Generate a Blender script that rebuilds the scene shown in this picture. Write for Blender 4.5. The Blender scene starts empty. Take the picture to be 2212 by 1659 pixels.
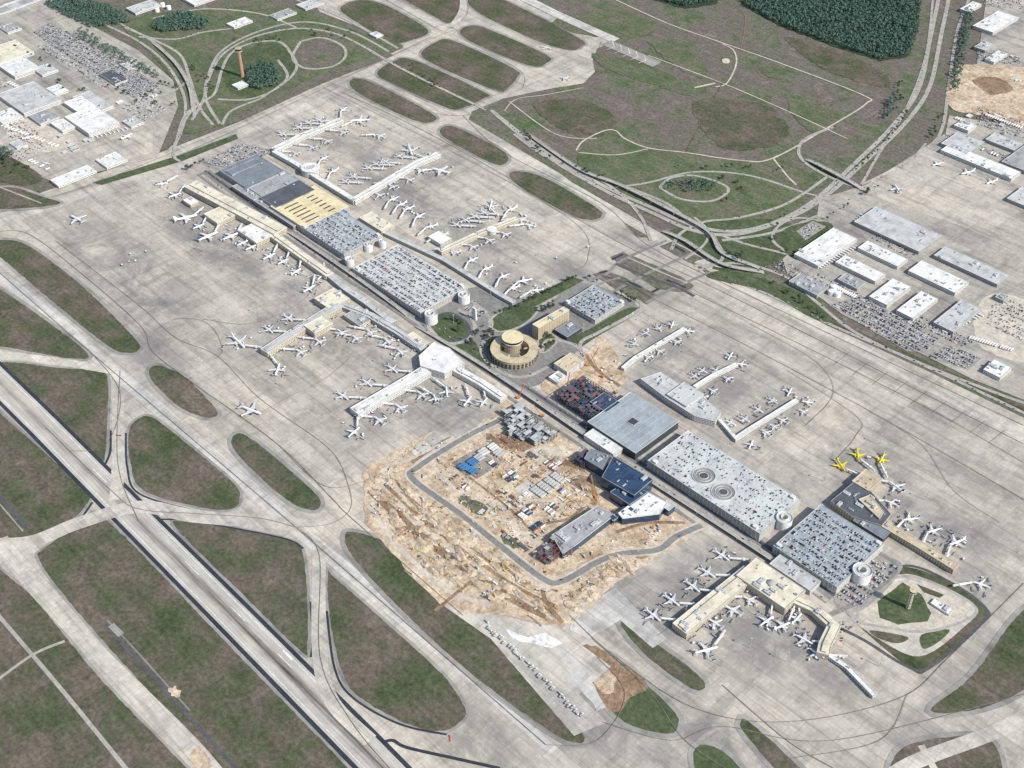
import bpy, bmesh, math, random
from mathutils import Vector, Matrix
random.seed(7)
R=random.random
def RU(a,b): return a+(b-a)*R()
# ---------- survey: photogrammetric points -> metres on the plane z ----------
CAMH=1800.0; F=2700.0; P=math.radians(40.5)
def G(x,y,z=0.0):
    dx=(x-1106)/F; dy=-(y-829.5)/F
    wy=math.cos(P)+dy*math.sin(P); wz=-math.sin(P)+dy*math.cos(P)
    t=(z-CAMH)/wz
    return Vector((dx*t, wy*t))
def GL(pts,z=0.0): return [G(a,b,z) for a,b in pts]
UA=math.atan2(-.714,.70)
U=Vector((math.cos(UA),math.sin(UA))); V=Vector((-math.sin(UA),math.cos(UA)))
def uv2w(u,v): return U*u+V*v

scn=bpy.context.scene
COL=scn.collection
# ---------- materials ----------
class NB:
    def __init__(s,name,rough=0.8,spec=0.3):
        s.m=bpy.data.materials.new(name); s.m.use_nodes=True
        s.t=s.m.node_tree; s.b=s.t.nodes['Principled BSDF']
        s.b.inputs['Roughness'].default_value=rough
        s.b.inputs['Specular IOR Level'].default_value=spec
    def n(s,typ,**k):
        nd=s.t.nodes.new(typ)
        for a,b in k.items(): setattr(nd,a,b)
        return nd
    def l(s,a,b): s.t.links.new(a,b)
    def pos(s,rot=None,scale=(1,1,1)):
        g=s.n('ShaderNodeNewGeometry'); mp=s.n('ShaderNodeMapping')
        if rot is None: rot=-UA
        mp.inputs['Rotation'].default_value=(0,0,rot)
        m2=s.n('ShaderNodeMapping'); m2.inputs['Scale'].default_value=scale
        s.l(g.outputs['Position'],mp.inputs['Vector']); s.l(mp.outputs[0],m2.inputs['Vector'])
        return m2.outputs[0]
    def noise(s,vec,scale,detail=5,rough=.55,dist=0):
        t=s.n('ShaderNodeTexNoise'); t.inputs['Scale'].default_value=scale
        t.inputs['Detail'].default_value=detail; t.inputs['Roughness'].default_value=rough; t.inputs['Distortion'].default_value=dist
        s.l(vec,t.inputs['Vector']); return t.outputs['Fac']
    def ramp(s,fac,stops):
        r=s.n('ShaderNodeValToRGB'); e=r.color_ramp.elements
        while len(e)<len(stops): e.new(.5)
        for i,(p,c) in enumerate(stops):
            e[i].position=p; e[i].color=(c,c,c,1) if isinstance(c,(int,float)) else (*c,1)
        s.l(fac,r.inputs[0]); return r.outputs[0]
    def math(s,op,a,b=None,clamp=False):
        m=s.n('ShaderNodeMath',operation=op,use_clamp=clamp)
        for i,x in ((0,a),(1,b)):
            if x is None: continue
            if isinstance(x,(int,float)): m.inputs[i].default_value=x
            else: s.l(x,m.inputs[i])
        return m.outputs[0]
    def mix(s,a,b,fac=1.0,mode='MULTIPLY'):
        m=s.n('ShaderNodeMix',data_type='RGBA',blend_type=mode)
        for i,x in ((6,a),(7,b)):
            if isinstance(x,tuple): m.inputs[i].default_value=(*x,1)
            else: s.l(x,m.inputs[i])
        if isinstance(fac,(int,float)): m.inputs[0].default_value=fac
        else: s.l(fac,m.inputs[0])
        return m.outputs[2]
    def out(s,c): s.l(c,s.b.inputs['Base Color']); return s.m
    def bump(s,h,dist,st=1.0):
        b=s.n('ShaderNodeBump'); b.inputs['Distance'].default_value=dist; b.inputs['Strength'].default_value=st
        s.l(h,b.inputs['Height']); s.l(b.outputs[0],s.b.inputs['Normal'])

# worn, oil-stained zones of the aprons: (survey x, y, radius along, radius across, strength)
STAINS=[(250,560,330,120,.6),(330,670,150,90,.7),(470,545,300,60,.75),(640,640,130,60,.65),(420,450,80,60,.6),
(700,300,150,60,.65),(800,330,120,90,.55),(880,430,220,70,.65),(1020,500,200,90,.65),(1080,600,180,60,.65),(950,370,60,120,.6),
(590,780,120,80,.55),(690,740,150,60,.65),(800,760,180,60,.6),(850,880,70,150,.65),(950,870,130,60,.6),
(1500,1270,90,170,.7),(1640,1370,140,110,.65),(1760,1440,140,60,.65),(1420,755,70,120,.65),(1570,830,80,120,.6),(1690,900,80,120,.65),
(1870,1000,120,70,.7),(2000,1120,170,50,.7),(2110,1250,90,60,.6),(1530,1590,170,50,.75),(1270,1540,130,60,.75),(330,760,100,60,.65),(470,890,200,30,.55),
(1240,590,90,50,.65),(1400,620,120,70,.6),(1180,1380,300,18,.5),(1020,1580,120,60,.6),(700,1180,160,30,.5),
(1800,880,420,22,.5),(1900,800,400,16,.45),(2080,1020,260,60,.45),(1700,760,300,18,.4),(1350,1290,60,120,.4),(2050,1480,60,200,.5),(1440,1560,30,160,.5),(640,420,30,120,.4)]
def concrete(name,c,var=.25,joint=.8,slab=7.6,streak=True,rough=.85,stains=False):
    k=NB(name,rough,.2); p=k.pos()
    br=k.n('ShaderNodeTexBrick'); br.offset=0; br.squash=1
    br.inputs['Color1'].default_value=(1.02,1.02,1.02,1); br.inputs['Color2'].default_value=(.86,.865,.87,1)
    br.inputs['Mortar'].default_value=(joint,joint*.96,joint*.92,1)
    br.inputs['Scale'].default_value=1; br.inputs['Mortar Size'].default_value=.22
    br.inputs['Brick Width'].default_value=slab; br.inputs['Row Height'].default_value=slab
    k.l(p,br.inputs['Vector'])
    col=k.mix(c,br.outputs['Color'])
    big=k.ramp(k.noise(p,.0045,6,.6),[(.34,(1-var,1-var,(1-var)*1.03)),(.48,(.98,.98,.98)),(.68,(1.12,1.1,1.06))])
    col=k.mix(col,big)
    br2=k.n('ShaderNodeTexBrick'); br2.offset=.5
    br2.inputs['Color1'].default_value=(1.07,1.06,1.04,1); br2.inputs['Color2'].default_value=(.82,.825,.84,1)
    br2.inputs['Mortar'].default_value=(.78,.77,.74,1); br2.inputs['Scale'].default_value=1
    br2.inputs['Mortar Size'].default_value=.6; br2.inputs['Brick Width'].default_value=slab*14; br2.inputs['Row Height'].default_value=slab*4
    k.l(p,br2.inputs['Vector']); col=k.mix(col,br2.outputs['Color'],.8)
    med=k.ramp(k.noise(p,.03,7,.68),[(.33,.76),(.48,1.0),(.7,1.1)]); col=k.mix(col,med,.9)
    if streak:
        pu=k.pos(scale=(.08,1,1)); s1=k.ramp(k.noise(pu,.05,5,.65),[(.36,.7),(.5,1.0),(.7,1.06)]); col=k.mix(col,s1,.85)
        pv=k.pos(scale=(1,.1,1)); s2=k.ramp(k.noise(pv,.05,4,.6),[(.34,.8),(.48,1.0)]); col=k.mix(col,s2,.8)
    if stains:
        tot=None
        nz_=k.noise(p,.012,7,.68,.8)
        for (x,y,ru,rv,st) in STAINS:
            g=G(x,y); m=k.n('ShaderNodeMapping')
            m.inputs['Location'].default_value=(-g.dot(U)/ru,-g.dot(V)/rv,0); m.inputs['Scale'].default_value=(1/ru,1/rv,0)
            k.l(p,m.inputs['Vector']); L=k.n('ShaderNodeVectorMath',operation='LENGTH'); k.l(m.outputs[0],L.inputs[0])
            v=k.n('ShaderNodeMapRange'); v.interpolation_type='SMOOTHSTEP'; v.inputs[1].default_value=.25; v.inputs[2].default_value=1.5; v.inputs[3].default_value=st; v.inputs[4].default_value=0
            k.l(L.outputs['Value'],v.inputs[0]); tot=v.outputs[0] if tot is None else k.math('MAXIMUM',tot,v.outputs[0])
        nr=k.ramp(nz_,[(.36,0.1),(.56,1.0)])
        f=k.math('MULTIPLY',tot,nr,True)
        col=k.mix(col,(.17,.168,.165),f,'MIX')
    fine=k.ramp(k.noise(p,.5,3),[(.3,.9),(.7,1.08)]); col=k.mix(col,fine)
    return k.out(col)
def patchy(name,stops,scale=.006,rough=.95,fine=(.12,.65,1.35),streak=.5,bump=None):
    k=NB(name,rough,.1); p=k.pos()
    col=k.ramp(k.noise(p,scale,9,.66),stops)
    f=k.ramp(k.noise(p,fine[0],6,.7),[(.3,fine[1]),(.7,fine[2])]); col=k.mix(col,f)
    m=k.ramp(k.noise(p,fine[0]*.25,6,.7),[(.32,.82),(.68,1.18)]); col=k.mix(col,m)
    ps=k.pos(scale=(.08,1,1)); s=k.ramp(k.noise(ps,.1,3),[(.35,.8),(.6,1.12)]); col=k.mix(col,s,streak)
    if bump: k.bump(k.noise(p,bump[0],8,.65),bump[1])
    return k.out(col)
M={}
M['grass']=patchy('mown_grass',[(.32,(.055,.078,.036)),(.43,(.085,.10,.055)),(.5,(.11,.105,.07)),(.58,(.145,.12,.095)),(.72,(.18,.15,.115))],.010)
M['field']=patchy('dry_field_grass',[(.32,(.085,.13,.055)),(.42,(.12,.14,.085)),(.49,(.155,.145,.11)),(.57,(.155,.132,.118)),(.72,(.215,.185,.145))],.0075)
M['lawn']=patchy('green_lawn',[(.3,(.06,.085,.04)),(.55,(.09,.115,.06)),(.8,(.15,.145,.10))],.02)
M['green']=patchy('rough_grass',[(.3,(.075,.11,.05)),(.48,(.115,.138,.075)),(.62,(.155,.145,.105)),(.8,(.2,.175,.14))],.012)
CC=(.565,.52,.445)
M['conc']=concrete('apron_concrete',CC,stains=True)
M['conc_new']=concrete('new_concrete',(.64,.62,.57),.18,.86)
M['conc_taxi']=concrete('taxiway_concrete',(.62,.58,.505),.22,.82)
M['conc_dirty']=concrete('yard_concrete',(.47,.44,.385),.35,.8)
M['shoulder']=concrete('shoulder_pavement',(.36,.345,.315),.2,.9,20)
M['asph']=patchy('dark_asphalt',[(.3,(.075,.078,.085)),(.7,(.125,.125,.127))],.02,.9,(.3,.8,1.2),.2)
M['asph_and_shade']=patchy('asphalt_shoulder_and_gap_shade',[(.3,(.03,.038,.055)),(.7,(.05,.058,.072))],.02,.9,(.3,.8,1.2),.2)  # dark asphalt of the shoulders, also the painted shade of the bridge openings
M['road']=patchy('road_surface',[(.3,(.35,.33,.295)),(.7,(.45,.42,.37))],.01,.9,(.2,.85,1.1),.3)
M['road_dark']=patchy('service_road_asphalt',[(.3,(.2,.195,.185)),(.7,(.28,.27,.25))],.01,.9,(.2,.85,1.1),.3)
M['lot']=patchy('parking_asphalt',[(.3,(.28,.27,.25)),(.7,(.38,.355,.315))],.01,.9,(.2,.85,1.1),.3)
M['dirt']=patchy('excavated_dirt',[(.3,(.37,.26,.165)),(.42,(.50,.38,.26)),(.53,(.62,.50,.36)),(.7,(.70,.60,.46))],.02,.97,(.09,.66,1.2),.3,(.06,4))
M['dirt_dark']=patchy('dark_dirt',[(.3,(.22,.145,.09)),(.7,(.36,.26,.17))],.02,.97,(.11,.6,1.3),.2,(.06,3))  # darker brown dirt tone for trench strips and patches
M['track']=patchy('dirt_track',[(.3,(.50,.45,.37)),(.7,(.60,.54,.45))],.02,.97,(.1,.8,1.15),.2)
M['woodfloor']=patchy('wood_floor',[(.3,(.035,.055,.038)),(.7,(.05,.07,.045))],.05)
M['line']=patchy('tar_line',[(.3,(.17,.155,.13)),(.7,(.24,.215,.175))],.05)
M['linew']=patchy('white_line',[(.3,(.68,.68,.66)),(.7,(.76,.76,.74))],.05)
def runway():
    k=NB('runway_concrete',.8,.2); p=k.pos()
    tc=k.n('ShaderNodeUVMap'); sp=k.n('ShaderNodeSeparateXYZ'); k.l(tc.outputs[0],sp.inputs[0])
    b=k.math('ABSOLUTE',k.math('SUBTRACT',sp.outputs[1],.5))
    st=k.n('ShaderNodeCombineXYZ'); k.l(k.math('MULTIPLY',sp.outputs[0],.01),st.inputs[0]); k.l(k.math('MULTIPLY',sp.outputs[1],14.0),st.inputs[1])
    ns=k.noise(st.outputs[0],1.0,6,.7); c=k.math('ADD',k.math('MULTIPLY',ns,.34),b)
    cr=k.ramp(c,[(.14,.18),(.22,.42),(.32,.82),(.42,1.0)])
    rm=k.n('ShaderNodeMapRange'); rm.inputs[1].default_value=900; rm.inputs[2].default_value=1450; rm.inputs[3].default_value=.5; rm.inputs[4].default_value=1
    k.l(sp.outputs[0],rm.inputs[0])
    col=k.mix((.54,.505,.44),k.ramp(k.noise(p,.02,6),[(.3,.8),(.7,1.08)]))
    col=k.mix(col,k.ramp(ns,[(.35,.8),(.6,1.05)]))
    col=k.mix(col,cr,rm.outputs[0])
    return k.out(col)
M['runway']=runway()
def flat(name,c,rough=.7,spec=.3,var=.12,scale=.15,metal=0):
    k=NB(name,rough,spec); p=k.pos(); k.b.inputs['Metallic'].default_value=metal
    return k.out(k.mix(c,k.ramp(k.noise(p,scale,5,.65),[(.3,1-var),(.7,1+var*.6)])))
def roofm(name,c,seam=6.0,var=.2,dark=.8):
    k=NB(name,.75,.3); p=k.pos()
    br=k.n('ShaderNodeTexBrick'); br.offset=0; br.inputs['Color1'].default_value=(1,1,1,1); br.inputs['Color2'].default_value=(.87,.87,.87,1)
    br.inputs['Mortar'].default_value=(dark,dark,dark,1); br.inputs['Scale'].default_value=1
    br.inputs['Mortar Size'].default_value=.4; br.inputs['Brick Width'].default_value=seam; br.inputs['Row Height'].default_value=seam*4
    k.l(p,br.inputs['Vector'])
    c1=k.mix(c,br.outputs['Color']); c1=k.mix(c1,k.ramp(k.noise(p,.035,8,.74),[(.36,1-var),(.54,1.05)]))
    return k.out(c1)
M['r_white']=roofm('white_membrane_roof',(.80,.80,.76),9,.28)
M['r_cream']=roofm('cream_roof',(.76,.70,.54),12,.28)
M['r_yellow']=roofm('straw_yellow_roof',(.78,.66,.40),12,.2)
M['r_tan']=roofm('tan_gravel_roof',(.62,.52,.34),10,.3)
M['r_grey']=roofm('grey_roof',(.38,.39,.39),9,.3)
M['r_lgrey']=roofm('light_grey_roof',(.55,.56,.545),9,.3)
M['r_blueg']=roofm('blue_grey_roof',(.34,.38,.40),14,.18,1.4)
M['r_dark']=roofm('dark_roof',(.11,.12,.135),8,.3)
M['r_slate']=roofm('slate_metal_roof',(.22,.25,.28),5,.2)
M['r_navy']=roofm('dark_blue_deck',(.035,.075,.145),9,.45,.5)
M['deck']=roofm('parking_deck_concrete',(.40,.44,.46),16.5,.25,1.2)
M['deckw']=roofm('pale_parking_deck',(.56,.58,.56),16.5,.3,.8)
def wallm(name,c,g=(.04,.05,.06),per=4.2,frac=.42,mull=3.2):
    k=NB(name,.6,.4)
    geo=k.n('ShaderNodeNewGeometry'); sp=k.n('ShaderNodeSeparateXYZ'); k.l(geo.outputs['Position'],sp.inputs[0])
    q=k.math('LESS_THAN',k.math('MODULO',sp.outputs[2],per),per*frac)
    q2=k.math('GREATER_THAN',k.math('MODULO',k.math('ADD',sp.outputs[0],9000.0),mull),mull*.25)
    mm=k.math('MULTIPLY',q,q2)
    p=k.pos(); cc=k.mix(c,k.ramp(k.noise(p,.1,5),[(.3,.85),(.7,1.05)]))
    return k.out(k.mix(cc,g,mm,'MIX'))
M['w_white']=wallm('white_panel_wall',(.68,.68,.65))
M['w_cream']=wallm('cream_wall',(.62,.55,.42))
M['w_tan']=wallm('tan_precast_wall',(.60,.50,.34),(.07,.065,.06),3.3,.5,4.0)
M['w_grey']=wallm('grey_wall',(.42,.42,.41))
M['w_dark']=wallm('dark_glass_wall',(.06,.07,.085),(.02,.03,.04))
M['w_plain']=flat('plain_pale_wall',(.68,.67,.63))
M['white']=flat('white_paint',(.84,.84,.82),.4,.5,.05)
M['para']=flat('concrete_parapet',(.62,.61,.57))
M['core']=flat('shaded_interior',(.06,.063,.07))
M['metal']=flat('galvanised_metal',(.45,.46,.47),.45,.5,.15)
M['unit']=flat('hvac_casing',(.52,.53,.53),.5,.5,.2)
M['blue']=flat('blue_cladding',(.03,.09,.20),.5,.4,.4,.1)
M['tarp']=flat('bright_blue_tarp',(.07,.22,.44),.6,.3,.25,.3)
M['glassb']=flat('blue_glass',(.03,.06,.11),.15,.6,.3,.1)
M['rust']=flat('primed_steel',(.24,.10,.08),.7,.3,.3,.1)
M['purple']=flat('purple_deck_plate',(.13,.10,.14),.7,.3,.4,.2)  # dull purple of the floor plates in the unfinished frames
M['steel']=flat('dark_steel',(.12,.13,.15),.6,.4,.3)
M['orange']=flat('orange_paint',(.62,.22,.05),.5)
M['red']=flat('red_paint',(.40,.07,.06),.5)
M['yellow']=flat('yellow_paint',(.80,.66,.04),.4,.5,.05)
M['navy']=flat('navy_paint',(.04,.10,.28),.4,.5,.05)
M['grey']=flat('grey_paint',(.42,.43,.45),.4,.5,.05)
M['black']=flat('black_rubber',(.025,.025,.028),.8)
M['brick']=flat('terracotta_shaft',(.44,.25,.17),.8,.2,.15)
M['glass']=flat('dark_window_glass',(.02,.025,.03),.15,.6)
M['bark']=flat('bark',(.10,.075,.05),.9)
M['silver']=flat('silver_paint',(.62,.63,.64),.35,.6,.05)
M['wood']=flat('timber',(.50,.37,.23))
def leafm(name,a,b):
    k=NB(name,.8,.2); p=k.pos()
    return k.out(k.mix(k.ramp(k.noise(p,.05,7,.75),[(.3,a),(.7,b)]),k.ramp(k.noise(p,.9,2),[(.3,.6),(.7,1.4)])))
M['leaf']=leafm('tree_leaves',(.035,.06,.035),(.085,.115,.065))
M['leaf2']=leafm('hazed_forest_leaves',(.05,.10,.085),(.10,.17,.125))  # paler and bluer than the roadside trees: distance haze put into the colour

# ---------- mesh helpers ----------
def mesh(name,verts,faces,mats,midx=None,smooth=False):
    me=bpy.data.meshes.new(name); me.from_pydata([tuple(v) for v in verts],[],faces)
    for m in mats: me.materials.append(M[m] if isinstance(m,str) else m)
    if midx: me.polygons.foreach_set('material_index',midx)
    me.update(); return me
def obj(name,me,parent=None,loc=(0,0,0),rz=0.0,**pr):
    o=bpy.data.objects.new(name,me); COL.objects.link(o)
    o.location=loc; o.rotation_euler=(0,0,rz)
    if parent: o.parent=parent
    for k,v in pr.items(): o[k]=v
    return o
class MB:
    def __init__(s): s.v=[]; s.f=[]; s.mi=[]
    def add(s,vs,fs,mi=0):
        o=len(s.v); s.v+= [tuple(x) for x in vs]; s.f+=[tuple(i+o for i in f) for f in fs]; s.mi+=[mi]*len(fs)
    def box(s,cx,cy,z0,lx,ly,h,rz=0,mi=0,taper=1.0):
        c,sn=math.cos(rz),math.sin(rz); vs=[]
        for z,k in ((z0,1),(z0+h,taper)):
            for a,b in ((-1,-1),(1,-1),(1,1),(-1,1)):
                x=a*lx/2*k;y=b*ly/2*k; vs.append((cx+x*c-y*sn,cy+x*sn+y*c,z))
        s.add(vs,[(3,2,1,0),(4,5,6,7),(0,1,5,4),(1,2,6,5),(2,3,7,6),(3,0,4,7)],mi)
    def cyl(s,cx,cy,z0,r,h,n=16,mi=0,r2=None,cap=True):
        r2=r if r2 is None else r2; vs=[]
        for z,rr in ((z0,r),(z0+h,r2)):
            for i in range(n):
                a=2*math.pi*i/n; vs.append((cx+rr*math.cos(a),cy+rr*math.sin(a),z))
        fs=[(i,(i+1)%n,n+(i+1)%n,n+i) for i in range(n)]
        if cap: fs+=[tuple(range(n,2*n)),tuple(reversed(range(n)))]
        s.add(vs,fs,mi)
    def beam(s,a,b,w,mi=0):
        a=Vector(a);b=Vector(b);d=(b-a); L=d.length
        if L<1e-6:return
        q=d.to_track_quat('Z','Y'); vs=[]
        for z in (0,L):
            for x,y in ((-1,-1),(1,-1),(1,1),(-1,1)): vs.append(a+q@Vector((x*w/2,y*w/2,z)))
        s.add(vs,[(3,2,1,0),(4,5,6,7),(0,1,5,4),(1,2,6,5),(2,3,7,6),(3,0,4,7)],mi)
    def prism(s,poly,z0,z1,mi=0,topmi=None):
        n=len(poly); vs=[(p[0],p[1],z0) for p in poly]+[(p[0],p[1],z1) for p in poly]
        s.add(vs,[(i,(i+1)%n,n+(i+1)%n,n+i) for i in range(n)],mi)
        s.add([(p[0],p[1],z1) for p in poly],[tuple(range(n))],mi if topmi is None else topmi)
    def band(s,po,pi,z0,z1,mi=0):
        n=len(po)
        vs=[(p[0],p[1],z0) for p in po]+[(p[0],p[1],z1) for p in po]+[(p[0],p[1],z1) for p in pi]+[(p[0],p[1],z0) for p in pi]
        fs=[]
        for i in range(n):
            j=(i+1)%n
            fs+=[(i,j,n+j,n+i),(n+i,n+j,2*n+j,2*n+i),(2*n+i,2*n+j,3*n+j,3*n+i),(3*n+i,3*n+j,j,i)]
        s.add(vs,fs,mi)
    def me(s,name,mats,smooth=False): return mesh(name,s.v,s.f,mats,s.mi,smooth)
def ccw(p):
    a=sum(p[i][0]*p[(i+1)%len(p)][1]-p[(i+1)%len(p)][0]*p[i][1] for i in range(len(p)))
    return list(p) if a>0 else list(reversed(p))
def offs(p,d):
    n=len(p); out=[]
    for i in range(n):
        a=Vector(p[i-1]);b=Vector(p[i]);c=Vector(p[(i+1)%n])
        e1=(b-a);e2=(c-b)
        if e1.length<1e-6 or e2.length<1e-6: out.append(b.copy());continue
        e1.normalize();e2.normalize()
        n1=Vector((e1.y,-e1.x));n2=Vector((e2.y,-e2.x)); m=n1+n2
        if m.length<.3: out.append(b+n1*d);continue
        m.normalize(); out.append(b+m*(d/max(.45,m.dot(n1))))
    return out
def smooth(pts,closed=True,k=6):
    n=len(pts); out=[]
    rng=range(n) if closed else range(n-1)
    for i in rng:
        g=(lambda j:pts[j%n]) if closed else (lambda j:pts[max(0,min(n-1,j))])
        p0,p1,p2,p3=g(i-1),g(i),g(i+1),g(i+2)
        for s in range(k):
            t=s/k
            out.append(.5*((2*p1)+(p2-p0)*t+(2*p0-5*p1+4*p2-p3)*t*t+(3*p1-p0-3*p2+p3)*t**3))
    if not closed: out.append(pts[-1].copy())
    return out
ZL=[0.02]
def nz():
    ZL[0]+=.0045; return ZL[0]
def sheet(name,w,mat):
    z=nz(); w=ccw(w)
    return obj(name,mesh(name,[(p[0],p[1],z) for p in w],[tuple(range(len(w)))],[mat]),kind='structure')
def rough_edge(w,amp,step=12):
    out=[];n=len(w)
    for i in range(n):
        a=w[i];b=w[(i+1)%n];d=b-a;L=d.length
        if L<1e-3: continue
        nn=Vector((-d.y,d.x))/L; m=max(1,int(L/step))
        for j in range(m):
            q=a+d*(j/m); out.append(q+nn*RU(-amp,amp))
    return out
def area(name,px,mat,sm=False,k=5,rag=0):
    w=GL(px)
    if sm: w=smooth(ccw(w),True,k)
    if rag: w=rough_edge(w,rag)
    return sheet(name,w,mat)
def island(px,mat='grass',border='shoulder',bw=9):
    w=smooth(ccw(GL(px)),True,6)
    if border: sheet('pavement_shoulder',offs(w,bw),border)
    sheet('grass',rough_edge(w,.8,8),mat)
def ribmesh(name,c,width,mat,z):
    n=len(c); vs=[];uvs=[];L=0
    for i in range(n):
        d=(c[min(n-1,i+1)]-c[max(0,i-1)]); d.normalize(); nn=Vector((-d.y,d.x))
        if i: L+=(c[i]-c[i-1]).length
        for s in (-1,1):
            q=c[i]+nn*width/2*s; vs.append((q.x,q.y,z)); uvs.append((L,(s+1)/2))
    fs=[(2*i,2*i+2,2*i+3,2*i+1) for i in range(n-1)]
    me=mesh(name,vs,fs,[mat]); ul=me.uv_layers.new(name='UVMap')
    for lp in me.loops: ul.data[lp.index].uv=uvs[lp.vertex_index]
    return me
ROADS=[]
def rib(px,width,mat,name='road',sm=True,traffic=0):
    w=GL(px); c=smooth(w,False,8) if sm and len(w)>2 else w
    if traffic: ROADS.append((c,width,traffic))
    return obj(name,ribmesh(name,c,width,mat,nz()),kind='structure')

# ---------- ground ----------
me=mesh('ground',[(-14000,-6000,0),(14000,-6000,0),(14000,22000,0),(-14000,22000,0)],[(0,1,2,3)],['field'])
obj('ground',me,kind='structure')
area('pavement',[(-300,520),(-60,468),(130,402),(340,332),(520,262),(700,172),(850,108),(800,68),(690,25),(640,-60),(1000,-60),(1080,-20),(1325,90),(1290,105),(1280,130),(1285,155),(1260,180),(1180,193),(1090,212),(1020,240),(1012,258),(1120,322),(1210,375),(1340,470),(1375,512),(1410,515),(1480,560),(1540,600),(1670,647),(1780,700),(2000,800),(2300,945),(2500,1800),(-300,1800)],'conc')
rib([(-40,560),(130,700),(280,830),(450,975),(640,1140),(820,1290),(1080,1510),(1200,1620)],30,'conc_new','taxiway')
rib([(1090,320),(1560,590),(2000,830),(2300,985)],34,'conc_taxi','taxiway')
rib([(-60,500),(180,420),(560,275),(940,95)],30,'conc_taxi','taxiway')
rib([(-40,470),(150,415),(400,330),(930,80)],8,'shoulder','taxiway_shoulder')
top=[[(735,20),(775,0),(830,10),(905,50),(925,70),(895,85),(850,92),(790,60)],
[(840,-30),(985,-30),(998,30),(975,48),(945,40)],
[(1015,-20),(1090,0),(1250,82),(1255,100),(1230,108),(1160,88),(1025,22)],
[(995,65),(1020,55),(1060,65),(1180,118),(1182,135),(1150,143),(1060,110),(1003,82)],
[(910,118),(940,92),(980,88),(1110,148),(1118,165),(1095,192),(1070,195),(960,150)],
[(815,158),(850,132),(895,130),(1045,198),(1045,212),(1000,233),(965,233),(850,182)],
[(755,178),(780,170),(850,200),(932,245),(940,260),(915,265),(870,250),(780,205)],
[(950,282),(975,272),(1040,300),(1088,328),(1098,345),(1080,357),(1040,342),(965,300)],
[(1100,380),(1120,370),(1180,386),(1285,446),(1300,465),(1280,475),(1235,465),(1140,415)],
]
for p in top: island(p)
left=[[(-30,515),(0,518),(60,530),(180,620),(290,730),(300,755),(275,762),(230,745),(100,640),(0,555),(-30,535)],
[(322,800),(345,790),(400,815),(455,870),(470,895),(445,902),(390,880),(335,830)],
[(500,950),(525,938),(590,985),(680,1065),(692,1090),(675,1102),(620,1080),(520,990)],
[(-60,600),(0,625),(110,700),(190,765),(160,775),(80,762),(0,748),(-60,740)],
]
for p in left: island(p)
R1=[[(8,795),(30,783),(130,795),(212,800),(233,820),(232,900),(228,975),(212,992),(120,900)],
[(-60,830),(0,893),(100,980),(185,1062),(190,1085),(150,1125),(60,1160),(-60,1165)],
[(278,935),(298,905),(335,905),(430,980),(505,1045),(518,1075),(500,1100),(430,1095),(310,1060),(282,1000)],
[(380,1140),(405,1128),(520,1145),(630,1170),(655,1200),(664,1300),(664,1395),(648,1405),(520,1280)],
[(708,1240),(725,1250),(850,1360),(960,1462),(1003,1528),(1000,1552),(960,1578),(890,1568),(775,1505),(735,1440),(712,1330)],
[(85,1210),(95,1185),(180,1130),(232,1125),(500,1400),(770,1680),(900,1850),(640,1850),(480,1660),(300,1470),(150,1300)],
[(-60,1170),(0,1230),(80,1300),(220,1470),(440,1700),(540,1850),(-100,1850)],
]
for p in R1[:5]: island(p,bw=6)
island(R1[5],bw=5); island(R1[6],bw=5)
RWP=[(-200,640),(-60,768),(100,925),(300,1127),(500,1328),(800,1632),(1000,1840)]
rib(RWP,72,'asph_and_shade','runway_shoulder',False)
rib(RWP,56,'runway','runway',False)
for a,b in (((600,1412),(630,1442)),((705,1520),(735,1550)),((500,1312),(530,1342)),((400,1212),(430,1242)),((200,1012),(230,1042))):
    rib([a,b],1.4,'linew','road_marking',False)
rib([(612,1406),(632,1426)],3,'linew','road_marking',False)
for dy in (-38,38):
    rib([(-60,768+dy*.8),(100,925+dy*.8),(500,1328+dy),(800,1632+dy*1.05)],1.0,'linew','road_marking',False)
for l,w in (([(228,1002),(238,975),(240,930)],5),([(200,1085),(165,1130),(120,1152)],5),
  ([(345,1122),(400,1124),(500,1140),(620,1165),(655,1185)],4),([(672,1420),(676,1380),(672,1300)],5),([(272,935),(275,1010),(300,1066),(420,1103),(460,1108)],4),
  ([(706,1320),(722,1440),(760,1505),(860,1563),(965,1587)],4),([(832,1602),(850,1600),(880,1615),(990,1640),(1080,1660)],6)):
    rib(l,w,'asph_and_shade','pavement_shoulder')
rib([(-60,1175),(60,1172),(170,1130),(300,1095),(420,1115),(600,1130),(700,1140)],34,'conc_taxi','taxiway')
rib([(255,860),(255,1000),(250,1080)],26,'conc_taxi','taxiway')
rib([(240,800),(120,780),(0,765),(-60,755)],24,'conc_taxi','taxiway')
rib([(690,1180),(688,1300),(692,1430),(720,1520),(800,1600)],26,'conc_taxi','taxiway')
rib([(0,1165),(60,1250),(200,1400),(420,1620),(520,1750)],30,'conc_taxi','taxiway')
rib([(250,940),(262,941)],4,'rust','road_marking',False); rib([(970,1588),(972,1602)],3,'red','road_marking',False)
rib([(-20,1310),(70,1415),(150,1510),(280,1670)],7,'road'); rib([(-20,1480),(70,1415),(140,1385)],6,'road')
for l,w,m in (([(225,1345),(300,1430),(400,1540),(520,1670)],7,'asph'),([(232,1340),(300,1412),(410,1535)],3,'road_dark'),([(-10,1062),(60,1142)],9,'asph'),([(-10,1078),(50,1148)],3,'lot'),([(240,1350),(262,1372)],12,'lot')):
    rib(l,w,m,'pavement',False)
area('ground',[(365,1490),(380,1484),(390,1500),(378,1508)],'dirt',True,rag=3)
area('ground',[(410,1625),(435,1615),(460,1650),(440,1670),(415,1650)],'dirt',True,rag=4)
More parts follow.
